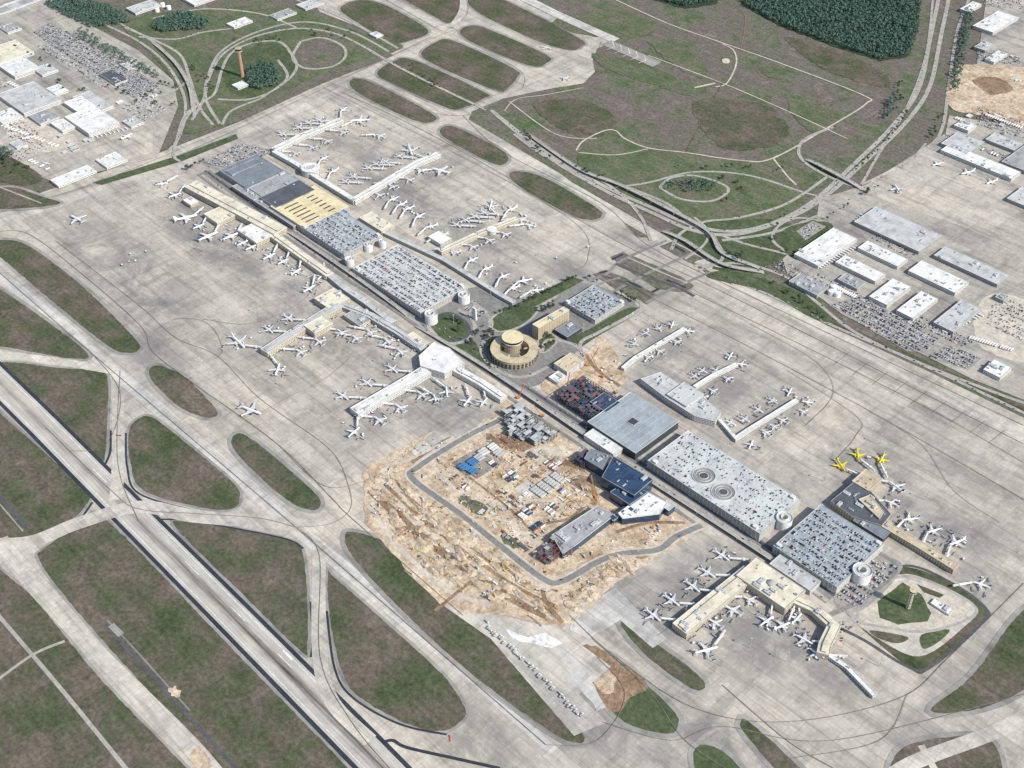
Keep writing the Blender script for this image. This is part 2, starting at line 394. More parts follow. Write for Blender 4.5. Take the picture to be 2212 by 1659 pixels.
island([(745,1155),(765,1150),(830,1170),(900,1225),(1000,1300),(1075,1380),(1180,1480),(1250,1570),(1262,1598),(1245,1605),(1180,1575),(1000,1440),(860,1310),(760,1200)],'grass')
island([(1342,1352),(1362,1343),(1420,1392),(1480,1435),(1518,1470),(1520,1488),(1490,1485),(1400,1420)])
island([(1300,1420),(1340,1430),(1450,1530),(1465,1568),(1440,1585),(1350,1560),(1300,1500)],'lawn')
area('ground',[(1225,1415),(1260,1392),(1310,1410),(1400,1480),(1370,1500),(1330,1540),(1270,1480)],'dirt_dark',True,rag=3)
area('ground',[(1235,1425),(1260,1405),(1300,1430),(1330,1470),(1310,1500),(1270,1460)],'dirt',True,rag=3)
island([(1600,1560),(1622,1562),(1740,1670),(1830,1760),(1780,1770),(1700,1690),(1612,1590)])
island([(1500,1620),(1530,1610),(1580,1640),(1680,1760),(1560,1760),(1505,1670)],'lawn')
island([(1925,1650),(1965,1608),(2080,1590),(2145,1605),(2175,1700),(2200,1800),(2000,1800),(1930,1700)])
rib([(1990,1610),(2040,1700)],12,'conc_taxi','taxiway')
island([(2010,1535),(2100,1460),(2225,1310),(2330,1380),(2225,1480),(2120,1530)])
rib([(2300,1500),(2150,1580),(1950,1660),(1850,1760)],26,'conc_taxi','taxiway')
area('pavement',[(870,1230),(1000,1310),(1210,1360),(1320,1440),(1250,1500),(1310,1560),(1240,1590),(1060,1380),(960,1310)],'conc_taxi')
area('pavement',[(1240,1320),(1330,1270),(1440,1380),(1410,1400),(1340,1340),(1270,1380),(1230,1360)],'conc_new')
area('pavement',[(830,1165),(880,1145),(890,1160),(850,1178)],'linew')
area('pavement',[(1090,1360),(1140,1375),(1180,1365),(1215,1390),(1190,1400),(1150,1392),(1110,1380)],'linew',rag=3)
area('pavement',[(1200,1410),(1225,1400),(1270,1460),(1310,1530),(1290,1535),(1240,1470)],'conc_new',rag=2)
# control tower enclosure
area('ground',[(1820,1310),(1870,1260),(1960,1225),(2080,1275),(2130,1318),(2110,1360),(2010,1445),(1960,1440)],'grass',True)
area('ground',[(1830,1325),(1870,1275),(1960,1240),(2070,1285),(2110,1320),(2085,1352),(2000,1415),(1930,1400)],'conc_taxi',True)
area('ground',[(1850,1325),(1880,1285),(1960,1252),(2055,1290),(2085,1322),(2060,1348),(1990,1358),(1900,1348)],'track',True,rag=2)
area('grass',[(1895,1300),(1950,1258),(1990,1285),(2012,1325),(2003,1342),(1940,1350),(1900,1335)],'lawn',rag=1)
area('grass',[(1980,1262),(2040,1285),(2030,1292),(1995,1280)],'grass'); area('grass',[(1880,1362),(1960,1376),(1940,1390),(1900,1380)],'grass',True)
area('grass',[(1990,1372),(2050,1360),(2030,1385),(1995,1402)],'lawn',True)
rib([(1850,1345),(1910,1355),(1990,1365),(2060,1350),(2110,1320),(2060,1280),(1960,1245),(1870,1280),(1850,1345)],6,'road','road')
rib([(1800,1350),(1870,1385),(1960,1440),(2010,1440),(2120,1345),(2130,1315),(2060,1262),(1960,1222),(1880,1262)],6,'asph')
area('parking_lot',[(1800,1290),(1880,1205),(1950,1225),(1860,1320)],'lot',True)
rib([(1790,1330),(1870,1290),(1935,1230),(1900,1195)],10,'road_dark')
# construction
area('ground',[(783,1020),(800,1002),(940,928),(985,950),(1062,895),(1095,865),(1200,925),(1290,985),(1320,1070),(1420,1085),(1505,1135),(1480,1170),(1380,1230),(1320,1268),(1232,1350),(1190,1352),(1100,1330),(990,1322),(950,1305),(870,1222),(790,1130)],'dirt',rag=3)
area('pavement',[(890,975),(940,930),(985,948),(960,965),(905,1000)],'conc_taxi')
rib([(890,1000),(950,958),(975,945)],8,'dirt_dark','ground')
for l,w,m in (([(800,1060),(900,1150),(1000,1225),(1100,1290),(1180,1330)],18,'dirt_dark'),([(830,1045),(900,1110),(1000,1190),(1110,1265),(1200,1310)],8,'dirt_dark'),([(850,1025),(880,1075),(960,1140),(1060,1215)],5,'dirt_dark'),
   ([(1230,1290),(1330,1230),(1440,1180)],10,'dirt_dark'),([(1225,1335),(1330,1255),(1400,1215)],6,'track'),([(810,1035),(900,1130),(1000,1205),(1100,1275),(1170,1320)],6,'track'),
   ([(795,1090),(870,1190),(960,1270),(1060,1310)],9,'track'),([(820,1020),(900,985),(980,945)],7,'track'),([(930,1000),(1000,1070),(1100,1130),(1180,1190)],6,'track'),
   ([(960,1040),(1020,1000),(1100,960),(1200,1000),(1260,1060),(1270,1120)],7,'track'),([(1050,1100),(1130,1080),(1240,1090)],6,'track'),([(985,1010),(1090,1090),(1160,1160)],5,'dirt_dark'),
   ([(1180,1130),(1230,1120),(1265,1090)],7,'dirt_dark'),([(1172,1275),(1180,1300),(1215,1345)],8,'dirt_dark'),([(940,1320),(1000,1270),(1040,1240)],7,'dirt_dark'),([(1330,1150),(1400,1130),(1480,1130)],8,'dirt_dark')):
    rib(l,w,m,'ground')
for i in range(26):
    x=RU(810,1180);y=1040+(x-810)*.72+RU(-25,60); l=RU(20,70); rib([(x,y),(x+l*.5,y+l*.38+RU(-4,4)),(x+l,y+l*.8)],RU(2,6),random.choice(('dirt_dark','track','dirt_dark')),'ground')
LP=[(1085,905),(1000,948),(905,1008),(892,1035),(1000,1115),(1100,1195),(1172,1250),(1212,1257),(1290,1215),(1340,1197),(1420,1188),(1460,1160),(1515,1135)]
rib(LP,22,'track','ground'); rib(LP,13,'road_dark','road',True,60)
area('ground',[(1000,1072),(1050,1095),(1040,1115),(995,1085)],'green',True,rag=3)
area('ground',[(1085,1150),(1115,1165),(1120,1185),(1090,1175)],'green',True,rag=3)
area('ground',[(1200,1000),(1250,1005),(1290,1060),(1285,1090),(1240,1060)],'dirt_dark',True,rag=4); area('ground',[(1060,935),(1160,955),(1130,975),(1060,960)],'dirt_dark',True,rag=4)
area('pavement',[(1110,1055),(1140,1040),(1170,1060),(1140,1078)],'conc_new'); area('pavement',[(975,1000),(1030,970),(1085,1000),(1030,1035)],'conc_dirty'); area('pavement',[(1130,985),(1180,960),(1235,985),(1195,1010)],'track')
area('ground',[(1170,835),(1205,800),(1270,760),(1300,728),(1345,790),(1350,825),(1290,850),(1220,870)],'dirt',True,rag=3)
rib([(1265,765),(1290,800),(1340,835)],9,'dirt_dark','ground')
# spine
rib([(440,372),(520,430),(600,490),(930,708),(1200,886),(1660,1190),(1800,1290)],44,'road_dark','road',False)
rib([(443,369),(523,427),(603,487),(935,704),(1205,882),(1664,1186),(1803,1287)],8,'asph','road',False,20)
rib([(436,378),(596,492),(930,716),(1200,893),(1656,1196),(1790,1300)],9,'road','road',False,traffic=22)
rib([(450,362),(612,480),(942,696),(1210,875),(1670,1179),(1812,1281)],8,'road','road',False,traffic=22)
rib([(700,590),(905,740),(1010,800),(1250,960),(1400,1060),(1500,1130)],8,'road_dark','road',True,traffic=24)
# centre block
area('pavement',[(900,690),(1030,620),(1170,660),(1250,610),(1380,665),(1270,740),(1200,800),(1120,830)],'road_dark',True)
island([(935,712),(950,685),(975,680),(1005,700),(1008,722),(980,735),(950,728)],'lawn','asph',8)
island([(1060,695),(1100,668),(1160,665),(1130,700),(1080,715)],'lawn','road',6)
area('grass',[(1085,672),(1235,598),(1262,606),(1105,690)],'lawn')
area('grass',[(1225,735),(1275,710),(1350,668),(1375,672),(1290,728),(1250,750)],'lawn',True)
island([(985,745),(1020,735),(1040,760),(1075,800),(1050,795),(1000,765)],'lawn',None)
island([(1165,715),(1200,730),(1195,745),(1170,760)],'lawn','road',5)
area('parking_lot',[(1000,665),(1030,655),(1060,675),(1020,695)],'lot')
for l in ([(925,705),(960,740),(1010,735),(1025,700),(990,668)],[(1020,650),(1060,690),(1055,720),(1040,760),(1075,800),(1130,815),(1190,790)],
   [(1170,760),(1185,735),(1240,745),(1262,770)],[(1262,770),(1255,740),(1300,715),(1385,665),(1360,640)]):
    rib(l,9,'road','road',traffic=18)
# sunken roads and slopes between the taxiway bridges; dark strips paint the openings' shade
for p,m in (([(1318,556),(1345,545),(1395,565),(1470,598),(1500,618),(1480,632),(1420,625),(1370,592)],'field'),([(1280,592),(1308,584),(1360,605),(1425,642),(1398,658),(1330,625)],'field'),([(1425,532),(1452,522),(1520,560),(1490,568)],'field')):
    area('ground',p,m,rag=1.5)
for l,w,m in (([(1270,606),(1310,592),(1345,562),(1440,520)],9,'road_dark'),([(1310,640),(1380,600),(1500,545)],9,'road_dark'),([(1395,655),(1450,625),(1530,590)],9,'road_dark'),
  ([(1330,570),(1400,600),(1460,620),(1500,640)],9,'asph'),([(1300,596),(1350,612),(1400,640)],7,'asph'),([(1355,556),(1420,585),(1485,612)],5,'road'),([(1340,600),(1300,612),(1275,632)],7,'road_dark')):
    rib(l,w,m,'road')
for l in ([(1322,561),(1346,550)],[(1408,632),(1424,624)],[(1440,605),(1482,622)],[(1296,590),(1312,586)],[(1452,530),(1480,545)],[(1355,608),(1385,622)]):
    rib(l,7,'asph_and_shade','road',False)  # not paving: shade of the openings under the bridges, painted as dark strips
rib([(1530,590),(1600,612),(1690,650),(1790,700),(2000,792),(2300,935)],9,'road','road',True,14)
rib([(1540,578),(1620,600),(1700,640),(1810,700),(2010,788),(2300,925)],12,'grass','grass')
area('grass',[(1250,330),(1320,290),(1400,322),(1600,350),(1690,345),(1760,400),(1700,460),(1560,490),(1400,440),(1270,380)],'green',True,rag=2)
area('grass',[(1440,505),(1530,480),(1700,480),(1690,560),(1600,575),(1500,540)],'lawn',True)
area('grass',[(1530,600),(1560,585),(1640,600),(1740,640),(1800,690),(1760,690),(1650,630)],'lawn',True)
for p,m in (([(1280,115),(1400,140),(1470,175),(1500,210),(1400,180),(1310,150)],'green'),([(1400,90),(1500,120),(1530,170),(1470,150)],'green'),([(1640,150),(1680,140),(1670,170)],'green'),([(1150,230),(1250,215),(1330,260),(1260,300)],'grass'),([(1500,220),(1660,230),(1700,300),(1560,320)],'grass'),([(1700,220),(1800,240),(1760,290)],'green'),([(1190,50),(1320,20),(1420,60),(1330,85)],'green'),([(1700,80),(1880,140),(1920,190),(1780,150)],'grass')):
    area('grass',p,m,True,rag=6)
for off in (0,22):
    rib([(2035+off,-40),(2010+off,80),(1985+off,190),(1930+off,270),(1850+off*.8,350),(1760+off*.6,432),(1680+off*.4,478),(1590,500+off*.3),(1500,488+off*.5),(1410,450+off*.5),(1300,400+off*.4),(1180,330+off*.3),(1060,238)],13,'road','road',True,22)
rib([(2110,-40),(2070,60),(2050,180),(2030,290),(1960,350),(1880,400),(1800,450),(1680,500),(1560,520)],10,'road','road',True,30)
rib([(1560,95),(1585,110),(1590,140),(1570,180),(1545,188)],5,'track'); area('ground',[(1560,129),(1573,127),(1576,136),(1563,137)],'track',True)
rib([(1330,0),(1440,50),(1560,93),(1680,135),(1862,205),(1870,225),(1790,275),(1670,342),(1600,347),(1480,330),(1400,320),(1350,300),(1330,283),(1305,283),(1260,305),(1245,325)],5,'track')
rib([(1400,120),(1560,180),(1700,240),(1830,300)],4,'track'); rib([(1590,15),(1610,40),(1600,110)],2.5,'dirt_dark'); rib([(1100,220),(1200,290),(1290,300)],4,'track'); rib([(1500,190),(1545,180)],8,'track')
rib([(1090,240),(1115,215),(1180,205),(1260,190)],3,'track'); rib([(1560,180),(1480,330)],2,'grass','ground'); rib([(1700,240),(1850,210)],2,'green','ground')
rib([(1670,342),(1700,380),(1720,400)],5,'track'); rib([(1250,330),(1330,335),(1400,322)],4,'track')
rib([(1800,275),(1740,300),(1725,330),(1750,360),(1820,395),(1880,410)],10,'road','road',True,26)
rib([(1860,400),(1900,330),(1960,230),(2000,120),(2015,0)],8,'road','road',True,26)
rib([(1425,405),(1450,385),(1500,380),(1560,398),(1572,415),(1535,435),(1470,430),(1425,405)],8,'road','road',True,30)
rib([(1330,405),(1400,395),(1500,372),(1620,380),(1750,420),(1820,430)],8,'road','road',True,30)
rib([(1510,585),(1560,560),(1545,520),(1500,490),(1440,440),(1330,395)],9,'road','road',True,26)
rib([(1450,540),(1470,505),(1520,480),(1600,470),(1700,440),(1790,380)],9,'road','road',True,26)
rib([(1500,575),(1600,570),(1700,600),(1760,650),(1850,720),(2000,790),(2180,860),(2300,900)],9,'road','road',True,26)
rib([(1560,510),(1620,530),(1700,550),(1780,580)],8,'road','road',True,26)
rib([(1700,545),(1670,520),(1680,490),(1720,472),(1770,478),(1790,500)],8,'road','road',True,30)
rib([(1405,520),(1385,470),(1340,420),(1280,380),(1180,340),(1110,290)],9,'road','road',True,26)
rib([(1480,560),(1520,530),(1530,500),(1500,470)],7,'road'); rib([(1860,400),(1960,350),(2000,310)],8,'road')
# cargo aprons right
area('pavement',[(1770,430),(1870,400),(1980,330),(2040,290),(2300,380),(2300,900),(2100,820),(1820,680),(1700,590),(1690,560),(1760,500)],'conc_dirty')
area('pavement',[(1880,390),(1990,330),(2300,460),(2300,560),(2050,480),(1900,430)],'conc')
area('ground',[(2060,150),(2120,140),(2300,150),(2300,290),(2120,250),(2050,230)],'dirt',True,rag=4)
area('ground',[(2100,175),(2150,168),(2190,195),(2140,205)],'dirt_dark',True,rag=5)
area('pavement',[(2080,-40),(2130,0),(2110,140),(2300,150),(2300,-40)],'conc_dirty')
area('pavement',[(2050,250),(2300,290),(2300,390),(2040,300)],'conc_dirty')
area('grass',[(1690,500),(1750,480),(1800,490),(1750,560),(1700,550)],'lawn',True)
area('parking_lot',[(1720,500),(1755,478),(1785,490),(1740,520)],'lot')
area('parking_lot',[(1790,660),(1860,640),(2030,730),(2010,760),(1960,760)],'lot')
area('parking_lot',[(2000,770),(2050,745),(2120,775),(2090,800)],'lot')
area('ground',[(2130,640),(2230,660),(2230,780),(2110,740)],'track',True,rag=3)
area('ground',[(1600,-60),(1992,-60),(1985,60),(1960,125),(1900,132),(1800,100),(1690,60),(1600,10)],'woodfloor',rag=5)
area('ground',[(1400,-40),(1560,-40),(1550,10),(1480,20),(1410,0)],'woodfloor',rag=5)
rib([(1080,-30),(1200,30),(1330,88)],40,'conc_new','runway',False)
rib([(1090,-28),(1205,28),(1325,84)],1,'line','road_marking',False)
rib([(960,65),(880,20),(790,-30)],26,'conc_taxi','taxiway'); rib([(975,60),(1000,20),(1000,-40)],26,'conc_taxi','taxiway')
rib([(1310,92),(1420,140)],46,'shoulder','runway_shoulder',False)
for i in range(5):
    t=i/5; x=1325+t*85; y=100+t*36
    rib([(x-14,y+8),(x+2,y+2),(x-2,y-10)],1.6,'linew','road_marking',False)
# left-top district
area('pavement',[(-300,60),(0,-20),(100,-40),(130,20),(300,110),(375,175),(385,230),(340,340),(120,395),(0,350),(-300,450)],'conc_dirty')
area('pavement',[(-60,330),(60,270),(180,310),(330,280),(330,330),(120,390)],'conc')
area('grass',[(-20,350),(0,330),(90,380),(60,400),(0,390)],'grass',True)
area('grass',[(200,395),(390,335),(510,290),(515,300),(390,350),(220,400)],'lawn')
island([(-60,420),(20,405),(90,425),(130,440),(60,450),(-40,450)],'grass')
area('grass',[(270,50),(430,20),(640,20),(800,80),(870,105),(700,160),(520,250),(400,290),(400,220),(340,130)],'green',True,rag=2)
area('grass',[(500,120),(600,95),(640,150),(590,200),(520,210),(480,170)],'lawn',True,rag=2)
area('grass',[(645,95),(700,85),(740,110),(720,140),(660,145)],'field',True)
area('grass',[(480,265),(560,228),(700,160),(820,120),(840,125),(700,180),(520,262)],'field',True)
for l in ([(60,-40),(200,40),(300,90),(360,140),(395,200),(400,250),(385,300),(360,330)],[(110,-40),(230,35),(330,90),(380,140),(415,200),(420,255)],
 [(415,260),(440,215),(455,160),(485,115),(550,80),(640,62),(720,72),(780,98),(830,128)],[(475,268),(445,215),(450,165),(480,110),(560,68),(660,48),(760,70),(840,112)],
 [(380,310),(400,250),(440,220),(465,200),(480,150),(500,115),(540,95),(600,90),(628,115),(640,150),(600,190),(540,215),(470,215)],
 [(650,90),(695,82),(740,100),(745,125),(715,145),(660,148),(632,125),(650,90)],[(460,270),(430,230),(410,170),(390,120),(340,90),(270,60)],
 [(640,60),(560,30),(440,20),(330,40)],[(860,105),(780,60),(720,30),(640,0)],[(390,350),(375,330),(400,260),(425,230)],[(480,270),(500,240),(560,215)],
 [(300,220),(370,200),(400,180)],[(300,80),(380,85),(440,70),(520,60)],[(560,215),(620,170),(600,130)]):
    rib(l,9,'road','road',True,24)
rib([(1050,238),(960,195),(870,150),(800,110)],10,'road','road',True,26)
rib([(0,405),(90,440)],5,'road')
area('parking_lot',[(70,70),(110,48),(340,180),(290,215)],'lot')
area('parking_lot',[(440,352),(515,310),(590,325),(520,370)],'lot')
area('ground',[(20,245),(60,260),(170,300),(100,330),(20,300)],'track',True,rag=3)
# taxi guide lines
U8=lambda pts,w=1.3,m='line':rib(pts,w,m,'road_marking')
U8([(0,500),(60,505),(150,570),(300,700),(330,760),(420,830),(600,960),(720,1080),(760,1120),(1000,1330)])
U8([(0,590),(200,765),(640,1140),(1180,1610)]); U8([(0,455),(300,360),(930,85),(980,75)])
U8([(120,520),(300,660),(380,730),(470,770),(560,860),(700,960),(740,1010)],1)
U8([(740,200),(900,275),(1100,385),(1330,520),(1600,650),(2212,960)]); U8([(1000,250),(1090,330),(1300,440),(1400,530),(1600,630),(2212,920)])
U8([(760,165),(840,215),(1000,250),(1130,190),(1270,130),(1300,90)],1); U8([(700,190),(1000,340),(1240,480),(1270,560),(1230,590)],1)
U8([(1400,640),(1600,740),(1900,900),(2212,1080)],1.2); U8([(1450,610),(1700,730),(2000,880),(2212,1000)],1.2)
U8([(1700,800),(1850,900),(1850,940),(1800,1000)],1); U8([(2212,1260),(2050,1420),(1940,1510),(1700,1560),(1500,1530),(1330,1420),(1230,1330)],1.2)
U8([(1560,1480),(1700,1600),(1800,1660)],1.2); U8([(1300,1560),(1450,1600),(1560,1570),(1800,1600),(2212,1500)],1.2)
U8([(640,1140),(560,1120),(420,1110),(300,1100),(240,1060),(100,925)],1); U8([(640,1140),(690,1200),(692,1420),(760,1560),(860,1680)],1)
U8([(260,800),(255,1000),(300,1127)],1); U8([(550,900),(620,860),(700,820),(760,770)],1); U8([(790,1040),(700,1050),(600,960)],1)
U8([(330,720),(380,690),(450,700),(480,760),(430,790)],.9); U8([(700,600),(640,660),(540,700),(440,690)],.9)
U8([(200,765),(260,850),(230,960),(150,975)],1); U8([(1180,1610),(1290,1600),(1350,1500),(1290,1420)],1); U8([(1280,1380),(1400,1490),(1480,1600),(1600,1680)],1); U8([(640,1140),(720,1130),(760,1090),(740,1010)],1)
U8([(960,70),(1010,30),(1000,-20)],1); U8([(980,75),(1120,150),(1130,190)],1); U8([(1960,1500),(1900,1600),(1700,1640)],1)
U8([(1880,890),(1990,960),(2060,1060),(2160,1130)],1); U8([(1380,860),(1480,930),(1600,1000)],.8); U8([(1620,700),(1760,780),(1800,850),(1740,920)],1)
def stripe(a,b,n,da,db,w,m='line'):
    for i in range(n):
        rib([(a[0]+da[0]*i,a[1]+da[1]*i),(b[0]+db[0]*i,b[1]+db[1]*i)],w,m,'road_marking',False)
stripe((420,780),(432,772),9,(13,11),(13,11),.8,'linew')
stripe((112,545),(145,522),13,(15.5,11.5),(15.5,11.5),.7)
stripe((1800,790),(1835,762),9,(42,21),(42,21),.7)
stripe((1500,1310),(1530,1290),5,(-20,16),(-20,16),.6)
GZ=ZL[0]+.02
# ---------- buildings ----------
def snap(px,h):
    w=GL(px,h); us=sorted(p.dot(U) for p in w); vs=sorted(p.dot(V) for p in w)
    u0=(us[0]+us[1])/2;u1=(us[2]+us[3])/2;v0=(vs[0]+vs[1])/2;v1=(vs[2]+vs[3])/2
    return [uv2w(u0,v0),uv2w(u1,v0),uv2w(u1,v1),uv2w(u0,v1)]
def ru_mesh():
    out=[]
    for k in range(4):
        b=MB(); L=(4.5,3,8,12)[k];W=(3,2.6,2.4,6)[k];Hh=(2,2.4,1.6,3.4)[k]
        b.box(0,0,.2,L,W,Hh,0,0,.97); b.box(0,0,0,L*.8,W*.8,.2)
        b.cyl(-L*.22,0,.2+Hh,.8,.35,10,1); b.cyl(L*.22,0,.2+Hh,.8,.35,10,1)
        out.append(b.me('rooftop_unit',['unit','steel']))
    return out
RUM=ru_mesh()
def inside(p,poly):
    c=False;n=len(poly)
    for i in range(n):
        a=poly[i];b=poly[i-1]
        if (a[1]>p[1])!=(b[1]>p[1]) and p[0]<(b[0]-a[0])*(p[1]-a[1])/(b[1]-a[1])+a[0]: c=not c
    return c
hj=[0]
def building(name,label,cat,px,h,roof='r_white',wall='w_white',sn=None,units=5,world=None,ridges=0,group=None):
    hj[0]+=1; h=h+.013*(hj[0]%37)
    if world is not None: w=world
    elif sn or (sn is None and len(px)==4): w=snap(px,h)
    else: w=GL(px,h)
    w=ccw(w); c=sum(w,Vector((0,0)))/len(w)
    e=obj(name,None,loc=(c.x,c.y,0),label=label,category=cat)
    if group: e['group']=group
    L=[p-c for p in w]; ins=offs(L,-.7)
    b=MB(); n=len(L)
    b.add([(p.x,p.y,-.2) for p in L]+[(p.x,p.y,h-1.2) for p in L],[(i,(i+1)%n,n+(i+1)%n,n+i) for i in range(n)],0)
    obj('wall',b.me('wall',[wall]),e)
    b=MB(); b.band(offs(L,.15),ins,h-1.2,h,0); obj('parapet',b.me('parapet',['para' if roof not in('r_dark','r_slate','r_navy') else 'r_grey']),e)
    b=MB(); b.add([(p.x,p.y,h-.9) for p in offs(L,-.5)],[tuple(range(n))],0)
    obj('roof',b.me('roof',[roof]),e)
    xs=[p.dot(U) for p in L];ys=[p.dot(V) for p in L]
    k=0;tr=0; core=offs(L,-5)
    while k<units and tr<units*6:
        tr+=1
        q=U*RU(min(xs),max(xs))+V*RU(min(ys),max(ys))
        if not inside(q,core): continue
        o=obj('rooftop_unit',random.choice(RUM),e,(q.x,q.y,h-.9),UA+(math.pi/2 if R()<.5 else 0)); s=RU(.7,1.4); o.scale=(s,s,RU(.7,1.2)); k+=1
    return e,w,h
def pier(name,label,px,width,h,roof='r_white',wall='w_white',units=5,clere=True):
    c=GL(px,h); n=len(c); l=[];r=[];l2=[];r2=[]
    for i in range(n):
        d1=(c[i]-c[i-1]).normalized() if i else (c[1]-c[0]).normalized()
        d2=(c[i+1]-c[i]).normalized() if i<n-1 else d1
        m=(d1+d2).normalized(); nn=Vector((-m.y,m.x)); s=width/2/max(.5,m.dot(d1))
        l.append(c[i]+nn*s); r.append(c[i]-nn*s)
        cc_=c[i]+(d2*4 if i==0 else (-d1*4 if i==n-1 else Vector((0,0)))); l2.append(cc_+nn*s*.36); r2.append(cc_-nn*s*.36)
    e,w,h=building(name,label,'airport concourse',None,h,roof,wall,units=units,world=r+l[::-1])
    if clere and width>14:
        o=Vector(e.location[:2]); b=MB(); b.prism(ccw([p-o for p in r2+l2[::-1]]),h-.9,h+1.6,0,1)
        obj('clerestory',b.me('clerestory',['w_grey',roof]),e)
    return e,w,h
CARS=[]
def fillcars(w,z,dens,rowstep=16.5,inset=3,keep=None):
    us=[p.dot(U) for p in w];vs=[p.dot(V) for p in w]
    v=min(vs)+inset+2.5
    while v<max(vs)-inset-2.5:
        for dv in (-2.6,2.6):
            u=min(us)+inset+2; dn=dens*RU(.75,1.2)
            while u<max(us)-inset:
                q=uv2w(u,v+dv)
                u+=2.75
                if R()<dn and inside(q,w) and (keep is None or keep(q)):
                    CARS.append((q.x+RU(-.15,.15),q.y+RU(-.2,.2),z,UA+math.pi/2+(math.pi if R()<.5 else 0)))
        v+=rowstep
lm=MB(); lm.cyl(0,0,0,.14,8,6); lm.box(0,0,8,3,.5,.2); LME=lm.me('lamp_post',['white'])
def garage(label,px,h,deck='deck',dens=.6,wall='para',stairs=2,levels=5):
    w=ccw(snap(px,h)); c=sum(w,Vector((0,0)))/4; L=[p-c for p in w]
    e=obj('parking_garage',None,loc=(c.x,c.y,0),label=label,category='parking garage')
    b=MB(); st=h/levels
    for k in range(levels+1):
        z=k*st; b.band(L,offs(L,-.5),max(z-.5,-.2),min(z+1.0,h+1.0) if k else 1.0,0)
    for i in range(4):
        a=L[i];d=L[(i+1)%4]-a; nn=int(d.length/9)
        for j in range(nn):
            q=a+d*(j/nn); q=q*.997; b.box(q.x,q.y,0,.8,.8,h-.2,UA)
    obj('facade',b.me('facade',[wall]),e)
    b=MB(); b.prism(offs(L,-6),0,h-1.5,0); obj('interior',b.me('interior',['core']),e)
    b=MB(); b.prism(offs(L,-.5),h-.6,h,0); obj('roof_deck',b.me('roof_deck',[deck]),e)
    for s in range(stairs):
        q=L[s*2%4]*.9 if s<2 else L[(s*2+1)%4]*.88
        b=MB(); b.box(0,0,0,9,7,4.2,UA); b.box(0,0,4.2,10,8,.5,UA)
        obj('stair_tower',b.me('stair_tower',['w_plain']),e,(q.x,q.y,h))
    us=(L[1]-L[0]).length; vs=(L[3]-L[0]).length
    for i in range(1,int(us/35)+1):
        for j in range(1,int(vs/35)+1):
            q=L[0]+(L[1]-L[0])*(i/(int(us/35)+1))+(L[3]-L[0])*(j/(int(vs/35)+1))
            obj('lamp_post',LME,e,(q.x,q.y,h),UA)
    return e,w,h
def ramp_tower(x,y,r,h,label='white cylindrical spiral car ramp beside the garage'):
    c=G(x,y,h)
    e=obj('spiral_ramp_tower',None,loc=(c.x,c.y,0),label=label,category='car ramp')
    n=40; circ=lambda rr:[Vector((rr*math.cos(2*math.pi*i/n),rr*math.sin(2*math.pi*i/n))) for i in range(n)]
    b=MB(); lv=int(h/3.4)
    for k in range(lv+1): b.band(circ(r),circ(r-.5),k*3.4-.2,k*3.4+2.2)
    obj('parapet',b.me('parapet',['white']),e)
    b=MB()
    for k in range(lv+1): b.band(circ(r-.5),circ(r*.45),k*3.4-.35,k*3.4)
    obj('ramp_deck',b.me('ramp_deck',['deckw']),e)
    b=MB(); b.band(circ(r*.45),circ(r*.45-.6),0,h+2.4); obj('inner_wall',b.me('inner_wall',['w_plain']),e)
    return e
T='airport terminal'
pier('airport_concourse','long white-roofed international concourse beside the apron',[(412,396),(520,452),(606,498)],44,18,'r_cream','w_cream',18)
building('airport_terminal','cream gate block projecting from the long concourse',T,[(440,462),(478,444),(510,462),(470,482)],14,'r_cream','w_cream',units=3)
building('airport_terminal','white gate block projecting from the long concourse',T,[(512,498),(548,480),(592,506),(556,524)],14.5,'r_white','w_cream',units=3)
building('airport_terminal','small white gate block beside the long concourse',T,[(395,432),(412,424),(430,434),(412,443)],11,'r_white','w_cream',units=1)
pier('airport_concourse','narrow pale concourse running along the aircraft gates',[(590,505),(650,548),(712,592)],24,14,'r_cream','w_cream',8)
pier('airport_concourse','pale grey link corridor above the gates',[(712,592),(745,620),(790,650),(850,695)],18,12,'r_lgrey','w_grey',6,False)
building('airport_terminal','slate grey metal terminal roof near the loop road',T,[(468,376),(545,330),(618,368),(545,402)],18,'r_slate','w_grey',units=3)
building('airport_terminal','raised slate roof vault on the metal roof',T,[(490,372),(545,340),(560,348),(506,380)],20,'r_slate','w_grey',units=0)
building('airport_terminal','grey hall joined to the slate roof',T,[(530,405),(610,368),(665,392),(585,432)],16,'r_grey','w_grey',units=8)
building('customs_hall','dark-roofed customs hall with pale panels',T,[(562,428),(640,388),(680,406),(602,450)],20,'r_dark','w_cream',units=2)
e,w,h=building('customs_hall','straw yellow roofed hall with bold dark skylights',T,[(584,450),(674,398),(754,441),(664,492)],19,'r_yellow','w_cream',units=0)
cu=[p.dot(U) for p in w]; wu=(max(cu)-min(cu)); cv=[p.dot(V) for p in w]; wv=max(cv)-min(cv)
for i in range(7):
    for j,(ln,off) in enumerate(((wv*.3,-.22),(wv*.16,.2))):
        b=MB(); b.box(0,0,0,4.2,ln,1.1,UA,0,.75); q=U*((i-3)*wu/8)+V*off*wv
        obj('skylight',b.me('skylight',['core']),e,(q.x,q.y,h-.85))
building('white_annex','low white building next to the garage','building',[(775,470),(803,457),(852,484),(826,500)],15,'r_cream','w_cream',units=6)
building('white_annex','bright blue wrapped stair enclosure','building',[(737,455),(744,449),(750,460),(741,466)],17,'tarp','tarp',units=0)
building('airport_terminal','low grey ticket hall beside the terminal road',T,[(495,405),(512,397),(655,478),(640,486)],13,'r_grey','w_grey',units=12)
pier('airport_concourse','white concourse pier with gates both sides',[(590,322),(650,292),(738,256)],19,14,'r_white','w_white',9)
